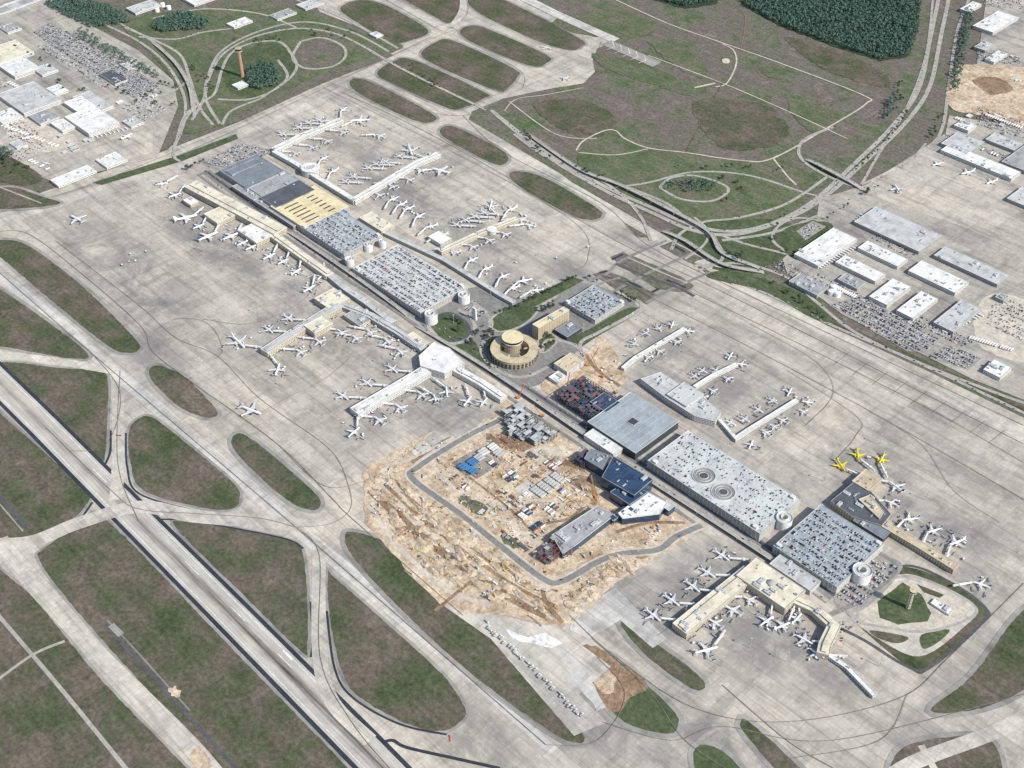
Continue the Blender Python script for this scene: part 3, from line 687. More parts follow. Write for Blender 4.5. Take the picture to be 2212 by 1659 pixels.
pier('airport_concourse','white link concourse curving past the rotunda',[(592,325),(640,352),(690,384),(768,432)],17,13,'r_white','w_white',8,False)
pier('airport_concourse','white concourse pier with grey clerestory',[(762,432),(850,380),(900,350),(948,330)],18,14,'r_white','w_white',9)
pier('airport_concourse','pale concourse pier reaching into the apron',[(950,542),(1040,500),(1118,470)],15,12,'r_cream','w_cream',8)
pier('airport_concourse','low grey concourse following the inner apron',[(830,500),(960,560),(1080,635),(1110,652)],13,10,'r_lgrey','w_grey',8)
def disc(name,label,cat,x,y,r,h,roof,wall,inner=None,over=.6):
    c=G(x,y,h); e=obj(name,None,loc=(c.x,c.y,0),label=label,category=cat)
    n=48; circ=lambda rr:[Vector((rr*math.cos(2*math.pi*i/n),rr*math.sin(2*math.pi*i/n))) for i in range(n)]
    b=MB(); b.add([(p.x,p.y,-.2) for p in circ(r)]+[(p.x,p.y,h) for p in circ(r)],[(i,(i+1)%n,n+(i+1)%n,n+i) for i in range(n)]); obj('wall',b.me('wall',[wall]),e)
    b=MB()
    if inner:
        b.band(circ(r+over),circ(inner),h,h+.8)
        b2=MB(); b2.band(circ(inner+.3),circ(inner),0,h); obj('courtyard_wall',b2.me('courtyard_wall',[wall]),e)
    else: b.prism(circ(r+over),h,h+1.2)
    obj('roof',b.me('roof',[roof]),e); return e,circ
e,circ=disc('rotunda','white ring-roofed rotunda on the concourse','airport concourse',670,362,25,19,'r_white','w_white')
b=MB(); b.band(circ(15),circ(13),20.2,21.9); b.prism(circ(13),20.2,20.8,1); obj('roof_ring',b.me('roof_ring',['white','r_lgrey']),e)
disc('rotunda','small white rotunda at the end of the pier','airport concourse',1062,495,12,13,'r_white','w_white')
building('tent_hall','white peaked tent roof beside the gates','building',[(925,512),(945,498),(975,512),(955,528)],12,'white','w_white',units=0)
g1=garage('multi-storey garage with cars parked on a grey roof',[(650,487),(738,450),(822,512),(740,552)],17,'deck',.6); fillcars(g1[1],g1[2],.68)
g2=garage('large grey garage full of parked cars on top',[(760,587),(845,530),(1018,612),(918,674)],17,'deckw',.7); fillcars(g2[1],g2[2],.78)
for x,y,r,h in ((755,560,11,17),(795,528,11,18),(826,520,9,19),(931,678,15,24),(1002,636,14,22)): ramp_tower(x,y,r,h)
b=garage('small square garage with rooftop cars near the hotel',[(1220,650),(1288,616),(1347,654),(1283,694)],13,'r_blueg',.7,levels=4); fillcars(b[1],b[2],.7)
g3=garage('very long pale garage with two round spiral ramps in its roof',[(1398,990),(1494,930),(1728,1082),(1638,1156)],22,'deckw',.3,stairs=3,levels=6)
SP=[G(1520,1028,22),G(1562,1063,22)]
fillcars(g3[1],g3[2],.26,keep=lambda q:min((q-s).length for s in SP)>30)
for s in SP:
    e=g3[0]; c=Vector(e.location[:2]); n=40; circ=lambda rr:[Vector((rr*math.cos(2*math.pi*i/n),rr*math.sin(2*math.pi*i/n))) for i in range(n)]
    b=MB()
    for r,z in ((24,1.6),(16.5,1.2),(9.5,1.2)): b.band(circ(r),circ(r-.7),0,z)
    b.prism(circ(23.3),.01,.08,1); b.prism(circ(8.5),.1,.2,2)
    for r in (13,20): b.band(circ(r+.4),circ(r-.4),.1,.7,3)
    obj('spiral_ramp',b.me('spiral_ramp',['para','r_grey','asph','road_dark']),e,(s.x-c.x,s.y-c.y,22))
g4=garage('blue-grey garage with dense rooftop cars by the western terminal',[(1672,1180),(1757,1102),(1927,1162),(1806,1268)],20,'r_blueg',.6,levels=6)
fillcars(g4[1],g4[2],.7)
ramp_tower(1695,1118,16,25); ramp_tower(1863,1232,18,24)
e,w,h=building('airport_building','flat blue-grey roofed hall with a square light well','building',[(1270,908),(1362,848),(1466,908),(1372,982)],20,'r_blueg','w_dark',units=0)
cw=sum(w,Vector((0,0)))/4
b=MB(); b.box(0,0,0,22,22,1.3,UA,0); b.box(0,0,1.31,17,17,.3,UA,1); obj('light_well',b.me('light_well',['r_grey','core']),e,(0,0,h-.85))
for i in range(1,7):
    for j in range(1,5):
        q=w[0]+(w[1]-w[0])*(i/7)+(w[3]-w[0])*(j/5)-cw
        obj('lamp_post',LME,e,(q.x,q.y,h-.9),UA)
building('white_annex','white roofed low building along the terminal road','building',[(1262,938),(1284,924),(1346,964),(1326,984)],14,'r_white','w_white',units=3)
pier('airport_concourse','cream gate concourse with long straight roof',[(1468,1358),(1545,1295),(1622,1233)],34,15,'r_cream','w_cream',16)
e,w,h=building('airport_terminal','cream-roofed terminal hall with a small dome',T,[(1592,1236),(1642,1202),(1738,1280),(1690,1318)],19,'r_cream','w_cream',units=14)
b=MB(); b.cyl(0,0,0,7,2,24); b.cyl(0,0,2,7,2.5,24,0,2); obj('roof_dome',b.me('roof_dome',['r_grey']),e,(0,0,h-.8))
pier('airport_concourse','cream bent gate concourse',[(1700,1285),(1760,1312),(1802,1350),(1782,1392),(1778,1412)],22,14.3,'r_cream','w_cream',10)
pier('airport_concourse','thin white walkway reaching remote gates',[(1782,1408),(1830,1440),(1890,1502)],9,8,'r_white','w_white',3)
building('airport_building','pale low hall between the garage and terminal','building',[(1662,1212),(1690,1198),(1772,1256),(1748,1280)],13,'r_lgrey','w_white',units=8)
building('airport_terminal','dark grey triangular terminal with roof lights',T,[(1795,1082),(1845,1040),(1880,1060),(1925,1110),(1905,1135),(1840,1115)],15,'r_dark','w_tan',units=16)
building('airport_terminal','tan roofed gate hall near the yellow aircraft',T,[(1838,1035),(1872,1017),(1908,1030),(1876,1062)],16,'r_tan','w_tan',units=5)
building('airport_terminal','tan wedge-shaped roof section',T,[(1855,1078),(1880,1068),(1910,1105),(1900,1120)],18,'r_tan','w_tan',sn=False,units=3)
pier('airport_concourse','long tan gate concourse beside parked aircraft',[(1908,1130),(1985,1175),(2066,1225)],19,13,'r_tan','w_tan',8,False)
building('airport_building','grey connector beside the garage','building',[(1840,1120),(1870,1105),(1925,1150),(1905,1165)],12,'r_slate','w_dark',units=3)
building('airport_terminal','white stepped terminal building with flat roofs',T,[(1384,818),(1428,803),(1470,830),(1520,858),(1558,888),(1545,910),(1500,898),(1440,860)],16,'r_lgrey','w_white',units=18)
building('airport_terminal','grey-white upper block of the stepped terminal',T,[(1440,850),(1480,825),(1520,850),(1482,878)],20,'r_lgrey','w_white',units=6)
pier('airport_concourse','slim white regional gate pier',[(1345,795),(1372,772),(1480,708)],9,9,'r_white','w_white',4)
pier('airport_concourse','slim white regional gate pier',[(1500,835),(1540,810),(1592,785)],9,9,'r_white','w_white',4)
pier('airport_concourse','curved white regional gate pier',[(1555,905),(1590,945),(1620,925),(1722,862)],9,9,'r_white','w_white',4)
building('airport_terminal','white faceted terminal hub with ridged roof',T,[(905,768),(938,738),(972,752),(1003,782),(960,806),(908,790)],19,'r_white','w_white',units=2,sn=False)
pier('airport_concourse','white concourse with bright ribbed roof',[(765,888),(840,845),(922,797)],30,15,'r_white','w_white',10)
pier('airport_concourse','white concourse joining the hub',[(985,795),(1040,825),(1088,858)],22,14,'r_white','w_white',8)
building('airport_terminal','pale small terminal block beside the hub',T,[(875,728),(893,714),(925,738),(905,752)],14,'r_cream','w_cream',units=4)
pier('airport_concourse','grey and cream multi-level gate concourse',[(570,758),(640,712),(700,675),(735,655)],24,15,'r_lgrey','w_cream',12)
building('airport_terminal','cream block in the middle of the concourse',T,[(655,706),(690,682),(722,694),(684,718)],18,'r_cream','w_cream',units=5)
building('airport_terminal','pale terminal block near the road',T,[(680,650),(715,618),(752,640),(720,668)],16,'r_cream','w_cream',units=8)
building('airport_terminal','grey roofed block among the gates',T,[(742,682),(764,668),(800,690),(780,704)],12,'r_grey','w_cream',units=5)
pier('airport_concourse','long low concourse beside the central road',[(735,655),(800,680),(860,715),(915,752)],20,13,'r_lgrey','w_grey',12)
e,circ=disc('ring_building','round tan ring building with repeated square bays','building',1111,752,54,20,'r_tan','w_tan',34)
b=MB()
for i in range(36):
    a=2*math.pi*i/36
    for z in (2.5,9.0): b.box(54.2*math.cos(a),54.2*math.sin(a),z,.8,5.4,4.6,a)
obj('window_bay',b.me('window_bay',['core']),e)
e2,circ=disc('round_tower','round tan drum with wide disc roof in a courtyard','building',1107,728,20,35,'r_yellow','w_tan',None,4.5)
b=MB(); b.band(circ(23.5),circ(20.5),29,33.5); b.band(circ(24.5),circ(20.3),27.5,29,1); obj('window_band',b.me('window_band',['glass','w_plain']),e2)
for a in (0.2,1.4,2.6,4.2,5.2):
    b=MB(); b.box(29*math.cos(a),29*math.sin(a),14,14,3,2.5,a); o=obj('courtyard_bridge',b.me('courtyard_bridge',['r_tan']),e)
building('hotel','tan slab hotel with rows of windows','hotel',None,38,'r_yellow','w_tan',world=[G(1150,700,38),G(1218,662,38),G(1230,669,38),G(1163,708,38)],units=5)
building('hotel_wing','low dark glass wing beside the hotel','hotel',[(1198,712),(1230,692),(1258,706),(1226,728)],12,'r_slate','w_dark',units=3)
building('brown_roof_building','white-walled building with brown roof by the construction','building',[(1196,785),(1232,762),(1262,778),(1226,803)],16,'r_tan','w_white',units=4)
building('brown_roof_building','low white annex on the construction edge','building',[(1185,815),(1205,800),(1225,812),(1205,826)],9,'r_white','w_white',units=2)
c=G(1025,690); b=MB(); b.box(0,0,0,14,5,34,UA,0,.85)
o=obj('sign_slab',b.me('sign_slab',['w_plain']),None,(c.x,c.y,0),label='tall pale slab monument on a paved plaza',category='monument')
def frame(name,label,px,h,levels,bay,mat,decks,sn=True,fill=.5):
    w=ccw(snap(px,h) if sn else GL(px,h)); c=sum(w,Vector((0,0)))/len(w); L=[p-c for p in w]
    e=obj(name,None,loc=(c.x,c.y,0),label=label,category='building under construction')
    us=[p.dot(U) for p in L];vs=[p.dot(V) for p in L]; b=MB(); d=MB()
    nu=max(1,int((max(us)-min(us))/bay)); nv=max(1,int((max(vs)-min(vs))/bay)); st=h/levels
    ok=lambda q: inside(q,offs(L,.5))
    pt=lambda i,j:U*(min(us)+(max(us)-min(us))*i/nu)*.998+V*(min(vs)+(max(vs)-min(vs))*j/nv)*.998
    for i in range(nu+1):
        for j in range(nv+1):
            q=pt(i,j)
            if not ok(q): continue
            b.box(q.x,q.y,0,.9,.9,h,UA)
            for di,dj in ((1,0),(0,1)):
                if i+di<=nu and j+dj<=nv:
                    r=pt(i+di,j+dj)
                    if ok(r):
                        for k in range(1,levels+1): b.beam((q.x,q.y,k*st-.4),(r.x,r.y,k*st-.4),.8)
            if i<nu and j<nv and ok(pt(i+1,j+1)):
                for k in range(1,levels+1):
                    if R()<fill or k==1:
                        m=(q+pt(i+1,j+1))/2; d.box(m.x,m.y,k*st+.05,(max(us)-min(us))/nu-.1,(max(vs)-min(vs))/nv-.1,.35,UA,random.randrange(len(decks)))
    obj('steel_frame',b.me('steel_frame',[mat]),e); obj('floor_deck',d.me('floor_deck',decks),e)
    return e
frame('steel_frame_building','dark steel frame hall rising on bare dirt',[(1196,852),(1250,818),(1342,850),(1285,898)],20,4,8,'steel',['purple','steel','purple','r_navy','rust'],True,.35)
building('airport_building','blue-clad half of the unfinished hall','building',[(1275,868),(1300,850),(1342,865),(1312,892)],20.4,'r_navy','w_dark',units=3)
frame('steel_frame_building','grey concrete frame beside the terminal road',[(1082,885),(1120,868),(1215,935),(1160,955),(1095,930)],15,3,9,'steel',['r_lgrey','r_lgrey','r_grey'],False,.6)
building('airport_building','tall unfinished terminal hall with dark blue cladding','building',[(1300,1030),(1325,985),(1410,1035),(1370,1070)],30,'r_navy','glassb',sn=False,units=9)
building('airport_building','unfinished grey-blue roof section of the new terminal','building',[(1262,990),(1275,968),(1322,985),(1303,1015)],24,'r_slate','glassb',sn=False,units=5)
frame('steel_frame_building','open dark frame between the blue roofs',[(1240,985),(1262,962),(1285,975),(1262,1000)],18,3,8,'steel',['purple','r_navy'],False,.5)
building('airport_building','lower dark blue roof section of the new terminal','building',[(1318,1062),(1345,1045),(1400,1062),(1360,1090)],22,'r_navy','glassb',sn=False,units=7)
building('airport_building','white faceted roof of the new terminal end','building',[(1335,1108),(1398,1062),(1442,1085),(1425,1110),(1345,1120)],18,'r_white','glassb',sn=False,units=10)
building('airport_building','small glass block at the end of the new terminal','building',[(1428,1092),(1440,1082),(1458,1090),(1446,1104)],17,'r_lgrey','glassb',units=0)
frame('steel_frame_building','unfinished steel concourse frame on dirt',[(1310,1120),(1345,1085),(1370,1100),(1330,1125)],17,3,8,'steel',['r_navy','r_lgrey'],False,.4)
building('airport_building','unfinished concourse pier with grey deck roof','building',[(1192,1155),(1290,1092),(1328,1112),(1240,1180),(1215,1195)],17,'r_grey','glassb',sn=False,units=16)
frame('steel_frame_building','rust and dark steel frame at the pier tip',[(1150,1192),(1192,1158),(1240,1180),(1205,1205),(1165,1208)],17,3,8,'rust',['steel','r_grey'],False,.4)
for (x,y,m) in ((1002,1007,'tarp'),(1022,997,'tarp'),(1045,975,'r_white'),(1065,965,'r_white'),(1020,1015,'tarp'),(1078,978,'r_lgrey'),(1035,988,'r_lgrey')):
    c=G(x,y,7); e=obj('site_canopy',None,loc=(c.x,c.y,0),label='sheet-covered steel canopy on the building site',category='canopy',group='canopies on the building site')
    b=MB()
    for i in range(3):
        for j in range(3): b.box(*(U*(i-1)*7+V*(j-1)*7),0,.4,.4,7,UA)
    obj('post',b.me('post',['steel']),e)
    b=MB()
    for i in range(3): b.box(*(U*(i-1)*7),7,5.8,19,.3,UA)
    obj('cover',b.me('cover',[m]),e)
W='warehouse'
wl=[([(1715,545),(1805,492),(1852,516),(1765,576)],'r_white'),([(1850,482),(1888,442),(2036,508),(1985,542)],'r_lgrey'),([(1853,532),(1878,520),(1962,560),(1936,577)],'r_white'),([(1807,562),(1830,550),(1912,593),(1887,611)],'r_white'),([(1965,582),(1992,562),(2092,608),(2062,636)],'r_white'),([(2018,548),(2045,533),(2182,593),(2152,616)],'r_lgrey'),([(1880,642),(1925,600),(1967,617),(1920,660)],'r_white'),([(1935,672),(1990,628),(2027,645),(1975,686)],'r_white'),([(2013,695),(2080,648),(2122,666),(2060,716)],'r_lgrey'),([(2133,790),(2150,775),(2178,790),(2160,828)],'r_white'),([(2028,328),(2050,310),(2208,370),(2190,382)],'r_white'),([(2030,310),(2070,285),(2130,305),(2090,330)],'r_lgrey'),([(2115,60),(2140,20),(2190,30),(2160,75)],'r_white'),([(2110,100),(2125,85),(2145,95),(2130,112)],'r_lgrey'),([(2180,360),(2200,300),(2290,320),(2280,390)],'r_grey'),([(2085,20),(2095,0),(2110,5),(2100,30)],'r_white'),([(1705,605),(1730,590),(1790,618),(1765,640)],'r_grey'),([(1810,600),(1830,590),(1868,612),(1850,625)],'r_grey'),
([(2140,130),(2150,105),(2165,112),(2155,138)],'r_white'),([(2130,300),(2150,285),(2210,310),(2190,325)],'r_lgrey'),([(2060,270),(2080,258),(2110,270),(2092,282)],'r_white'),([(2150,640),(2162,632),(2180,640),(2168,650)],'r_grey'),([(2185,430),(2200,400),(2280,430),(2270,470)],'r_lgrey')]
for p,r in wl: building('cargo_warehouse',{'r_white':'white','r_lgrey':'pale grey','r_grey':'grey'}[r]+' flat-roofed cargo warehouse beside truck docks',W,p,11,r,'w_white' if r=='r_white' else 'w_grey',units=9,group='warehouses in the cargo area')
for x,y in ((1795,636),(1808,640),(1800,626),(340,25),(365,20),(352,14)):
    c=G(x,y); b=MB(); b.cyl(0,0,0,8,12,24); b.cyl(0,0,12,8,1.6,24,0,1.5)
    e=obj('storage_tank',None,loc=(c.x,c.y,0),label='white cylindrical fuel tank with cone top',category='storage tank',group='storage tanks'); obj('shell',b.me('shell',['white']),e)
ll=[([(150,255),(200,222),(252,262),(190,292)],'r_white',16),([(0,213),(60,168),(128,210),(62,248)],'r_lgrey',13),([(-40,120),(20,80),(62,100),(0,150)],'r_cream',14),([(0,145),(40,118),(85,140),(40,170)],'r_white',12),([(150,215),(185,195),(250,225),(215,240)],'r_lgrey',10),([(108,390),(188,355),(207,366),(130,403)],'r_white',9),([(205,345),(250,328),(276,343),(232,362)],'r_white',8),([(135,225),(170,205),(215,228),(180,245)],'r_white',12),([(215,160),(240,150),(275,170),(250,182)],'r_dark',9),([(60,250),(100,235),(130,250),(90,268)],'r_grey',10),([(265,262),(290,250),(310,262),(285,275)],'r_lgrey',8),([(110,265),(140,255),(165,270),(135,285)],'r_white',10),([(490,50),(530,36),(545,44),(505,60)],'r_white',8),([(580,32),(625,18),(640,26),(600,42)],'r_grey',8),([(270,15),(330,0),(350,10),(290,28)],'r_lgrey',9),([(380,-10),(440,-30),(480,-10),(420,10)],'r_white',9),([(800,72),(815,66),(825,75),(812,82)],'r_white',6),
([(70,150),(100,135),(125,148),(95,163)],'r_lgrey',9),([(-20,250),(20,232),(50,248),(10,268)],'r_white',10),([(100,192),(125,180),(148,192),(122,205)],'r_white',9),([(0,60),(25,48),(45,58),(20,72)],'r_grey',8),([(260,140),(285,128),(302,138),(278,150)],'r_lgrey',7),([(20,310),(40,300),(60,310),(40,322)],'r_lgrey',6),([(640,10),(680,-5),(700,5),(660,20)],'r_lgrey',7)]
for p,r,hh in ll: building('hangar',{'r_white':'white','r_lgrey':'pale grey','r_cream':'cream','r_dark':'dark','r_grey':'grey'}[r]+' flat-roofed hangar on a paved yard','hangar',p,hh,r,'w_white',units=6,group='hangars and sheds')
for i in range(30):
    x,y=random.choice([(RU(10,130),RU(110,200)),(RU(230,330),RU(200,290)),(RU(60,240),RU(270,345)),(RU(1810,1990),RU(650,700)),(RU(2070,2200),RU(250,320)),(RU(1700,1850),RU(595,650)),(RU(2110,2205),RU(60,140))])
    L=RU(6,14); building('small_building','small pale utility shed in a service yard','building',None,RU(4,7),random.choice(('r_white','r_lgrey','r_grey','r_cream')),'w_grey',units=1,world=[G(x,y),G(x,y)+U*L,G(x,y)+U*L+V*L*1.6,G(x,y)+V*L*1.6],group='utility sheds')
for i in range(6): building('storage_shed','long ribbed grey shed roof','shed',[(-60+i*24,40-i*9),(10+i*24,8-i*9),(28+i*24,16-i*9),(-40+i*24,52-i*9)],8,'r_lgrey' if i%2 else 'r_grey','w_grey',units=0,group='rows of storage sheds')
building('small_building','small white block at the base of the tower','building',[(503,185),(520,172),(533,180),(518,192)],8,'r_white','w_white',units=2)
def tower(x,y,h,r,shaft,label):
    c=G(x,y); e=obj('control_tower',None,loc=(c.x,c.y,0),label=label,category='control tower')
    b=MB(); b.cyl(0,0,0,r,h*.84,10,0,r*.8); obj('shaft',b.me('shaft',[shaft]),e)
    b=MB(); b.cyl(0,0,h*.82,r*1.0,h*.04,10,0,r*1.7); b.cyl(0,0,h*.86,r*1.7,h*.03,10); obj('gallery',b.me('gallery',['w_cream']),e)
    b=MB(); b.cyl(0,0,h*.89,r*1.25,h*.06,10,0,r*1.5); obj('cab_glass',b.me('cab_glass',['glass']),e)
    b=MB(); b.cyl(0,0,h*.95,r*1.6,h*.015,10); b.cyl(0,0,h*.965,.5,h*.07,6); obj('cab_roof',b.me('cab_roof',['r_tan']),e)
tower(524,166,100,6.5,'brick','tall terracotta control tower inside a loop road')
tower(1961,1313,52,4.5,'w_cream','cream control tower on a lawn with site road')
building('small_building','white service building near the tower','building',[(2010,1300),(2022,1292),(2060,1318),(2048,1328)],5,'r_white','w_white',units=2)
def overpass(px,width,z,label):
    w=smooth(GL(px),False,6); c0=w[len(w)//2]; L=[p-c0 for p in w]
    e=obj('road_bridge',None,loc=(c0.x,c0.y,0),label=label,category='bridge')
    n=len(L);b=MB();pr=MB();pl=MB(); hs=[z*math.sin(math.pi*min(1,max(0,i/(n-1))))**.5+.3 if 0<i<n-1 else 1.6 for i in range(n)]
    hs=[max(x,1.7) for x in hs]
    for i in range(n-1):
        d=(L[i+1]-L[i]).normalized();nn=Vector((-d.y,d.x))*width/2
        q=[L[i]-nn,L[i+1]-nn,L[i+1]+nn,L[i]+nn];zz=[hs[i],hs[i+1],hs[i+1],hs[i]]
        vs=[(a.x,a.y,k) for a,k in zip(q,zz)]+[(a.x,a.y,k-1.2) for a,k in zip(q,zz)]
        b.add(vs,[(0,1,2,3),(7,6,5,4),(4,5,1,0),(6,7,3,2)])
        for s,t in ((0,1),(3,2)): pr.beam((q[s].x,q[s].y,zz[s]+.6),(q[t].x,q[t].y,zz[t]+.6),.7)
        if i%3==1: pl.box(L[i].x,L[i].y,0,1.5,width*.7,hs[i]-1.2,math.atan2(d.y,d.x))
    obj('bridge_deck',b.me('bridge_deck',['road']),e); obj('parapet',pr.me('parapet',['para']),e)
    if pl.v: obj('pillar',pl.me('pillar',['para']),e)
    ROADS.append(([p for p in w[1:-1]],width,20,hs[1:-1]))
overpass([(1140,290),(1250,368),(1340,405),(1440,455),(1530,505),(1560,550),(1640,580)],11,9,'curving elevated concrete ramp over the boulevard')
overpass([(1740,345),(1800,378),(1862,410)],12,8,'straight concrete overpass crossing the boulevard')
overpass([(330,92),(380,140),(410,190),(418,240)],11,8,'elevated road ramp with pale parapets')
overpass([(1430,500),(1480,525),(1560,575),(1650,590)],10,8,'elevated ramp joining the airport road')
overpass([(900,705),(1060,805),(1250,935),(1330,985)],9,8,'elevated departures road in front of the terminals')
overpass([(1340,1000),(1480,1092),(1640,1196),(1700,1235)],9,8,'elevated departures road beside the long garage')
overpass([(620,500),(700,555),(800,625),(880,682)],9,8,'elevated departures road beside the cream terminal')

# ---------- aircraft ----------
def aircraft_meshes(body,tail,eng):
    o={}
    st=[(-19.5,.3,3.2),(-17,.9,2.9),(-12,1.6,2.5),(-7,2.0,2.2),(8,2.0,2.2),(14,1.98,2.2),(17,1.6,2.1),(18.8,.95,1.9),(19.6,.3,1.75)]
    v=[];f=[];n=14
    for x,r,z in st:
        for i in range(n):
            a=2*math.pi*i/n; v.append((x,r*math.cos(a),z+1.3+r*math.sin(a)))
    for k in range(len(st)-1):
        for i in range(n): f.append((k*n+i,(k+1)*n+i,(k+1)*n+(i+1)%n,k*n+(i+1)%n))
    f.append(tuple(range(n))); f.append(tuple(reversed(range((len(st)-1)*n,len(st)*n))))
    b=MB(); b.add(v,f,0); b.box(17.6,0,3.8,1.4,2.2,.6,0,1,.7)
    b.box(14,0,0,.8,.6,1.6,0,2);b.box(-1.5,2.8,0,1,.8,1.8,0,2);b.box(-1.5,-2.8,0,1,.8,1.8,0,2)
    o['fuselage']=b.me('fuselage',[body,'glass','black'])
    wm='silver' if body!='yellow' else 'yellow'
    def wing(s,pts,th):
        vs=[(x,y*s,z+th/2*t) for x,y,z,t in pts]+[(x,y*s,z-th/2*t) for x,y,z,t in pts]; n=len(pts)
        fs=[tuple(range(n)),tuple(reversed(range(n,2*n)))]+[(i,(i+1)%n,n+(i+1)%n,n+i) for i in range(n)]
        if s>0: fs=[tuple(reversed(q)) for q in fs]
        return fs,vs
    for s,nm in ((1,'wing'),(-1,'wing_m')):
        fs,vs=wing(s,[(5.5,1.2,2.6,1),(-3.5,17,3.6,.4),(-4.6,17.6,4.6,.3),(-5.6,17,3.6,.4),(-3,6.2,2.9,.8),(-3.4,1.2,2.6,1)],.7)
        b=MB();b.add(vs,fs); o[nm]=b.me('wing',[wm])
        fs,vs=wing(s,[(-14.2,.5,4.0,1),(-17.8,6.8,4.5,.4),(-19.3,6.8,4.5,.4),(-18.2,.5,4.0,1)],.4)
        b=MB();b.add(vs,fs); o['tp'+nm]=b.me('tailplane',[wm])
        b=MB(); vs=[];fs=[];m=12
        for x,r in ((-1.5,.7),(1,1.15),(4.2,1.25),(4.8,1.05)):
            for i in range(m):
                a=2*math.pi*i/m; vs.append((x+1.8,5.6*s+r*math.cos(a),1.7+r*math.sin(a)))
        for k in range(3):
            for i in range(m): fs.append((k*m+i,(k+1)*m+i,(k+1)*m+(i+1)%m,k*m+(i+1)%m))
        fs+= [tuple(range(m)),tuple(reversed(range(3*m,4*m)))]
        b.add(vs,fs); o['en'+nm]=b.me('engine',[eng])
    b=MB(); vs=[];P4=[(-12.5,5.2),(-17.2,11.2),(-19.8,11.2),(-18.2,4.6)]
    for y in (-.25,.25): vs+=[(x,y,z) for x,z in P4]
    b.add(vs,[(0,1,2,3),(7,6,5,4),(0,4,5,1),(1,5,6,2),(2,6,7,3),(3,7,4,0)]); o['fin']=b.me('tail_fin',[tail])
    return o
AM={'n':aircraft_meshes('white','navy','grey'),'w':aircraft_meshes('white','white','silver'),'y':aircraft_meshes('yellow','yellow','yellow'),'g':aircraft_meshes('white','red','navy'),'d':aircraft_meshes('white','grey','navy')}
ALBL={'n':'white airliner with navy tail fin parked on the apron','w':'plain white airliner parked on the apron','y':'bright yellow airliner parked beside the tan gates','g':'white airliner with red tail fin on the apron','d':'white airliner with grey tail and dark engines'}
JB=MB(); JB.box(-7,0,4.0,13,2.6,2.8); JB.box(5,0,3.8,12,3.1,3.2)
JBt=JB.me('tunnel',['white']); JB=MB(); JB.cyl(12,0,0,1.0,3.8,8); JB.cyl(12,0,3.6,3.0,3.7,14); JB.cyl(12,0,7.3,3.2,.8,14,0,.5); JB.box(19,0,4.0,14,3,3); JBr=JB.me('rotunda',['w_plain'])
JB=MB(); JB.box(-8,0,1.2,.8,2.4,2.9);JB.box(-8,0,0,1.6,3.6,1.2,0,0);JBl=JB.me('support_leg',['steel']); JB=MB(); JB.box(-14.6,0,3.7,2.6,3.6,3.3,.2); JBc=JB.me('bridge_cab',['grey'])
SVC=[]
PPOS=[]
def plane(x,y,hd,L=38,kind=None,gate=True,label=None):
    c=G(x,y)
    if any((c-q).length<26 for q in PPOS): return
    PPOS.append(c)
    kind=kind or random.choice('nnnwwd'); a=UA+math.radians(hd+RU(-4,4)); s=L/39.0
    e=obj('airliner',None,loc=(c.x,c.y,GZ),rz=a,label=label or ALBL[kind],category='airplane',group='airliners parked at the gates'); e.scale=(s,s,s)
    m=AM[kind]
    for nm,k in (('fuselage','fuselage'),('wing','wing'),('wing','wing_m'),('engine','enwing'),('engine','enwing_m'),('tailplane','tpwing'),('tailplane','tpwing_m'),('tail_fin','fin')):
        obj(nm,m[k],e)
    d=Vector((math.cos(a),math.sin(a))); n=Vector((-d.y,d.x))
    if gate:
        ja=a+math.radians(38); door=c+d*14.5*s+n*2.4*s; j=door+Vector((math.cos(ja),math.sin(ja)))*16.3
        if L>33:
            e=obj('jet_bridge',None,loc=(j.x,j.y,GZ),rz=ja,label='white telescoping jet bridge reaching an airliner door',category='jet bridge',group='jet bridges at the gates')
            for nm,k in (('tunnel',JBt),('rotunda',JBr),('support_leg',JBl),('bridge_cab',JBc)): obj(nm,k,e)
        for _ in range(5):
            q=c+d*RU(-14,18)*s+n*random.choice((-1,1))*RU(6,26)*s
            SVC.append((q.x,q.y,a+random.choice((0,math.pi/2))+RU(-.3,.3)))
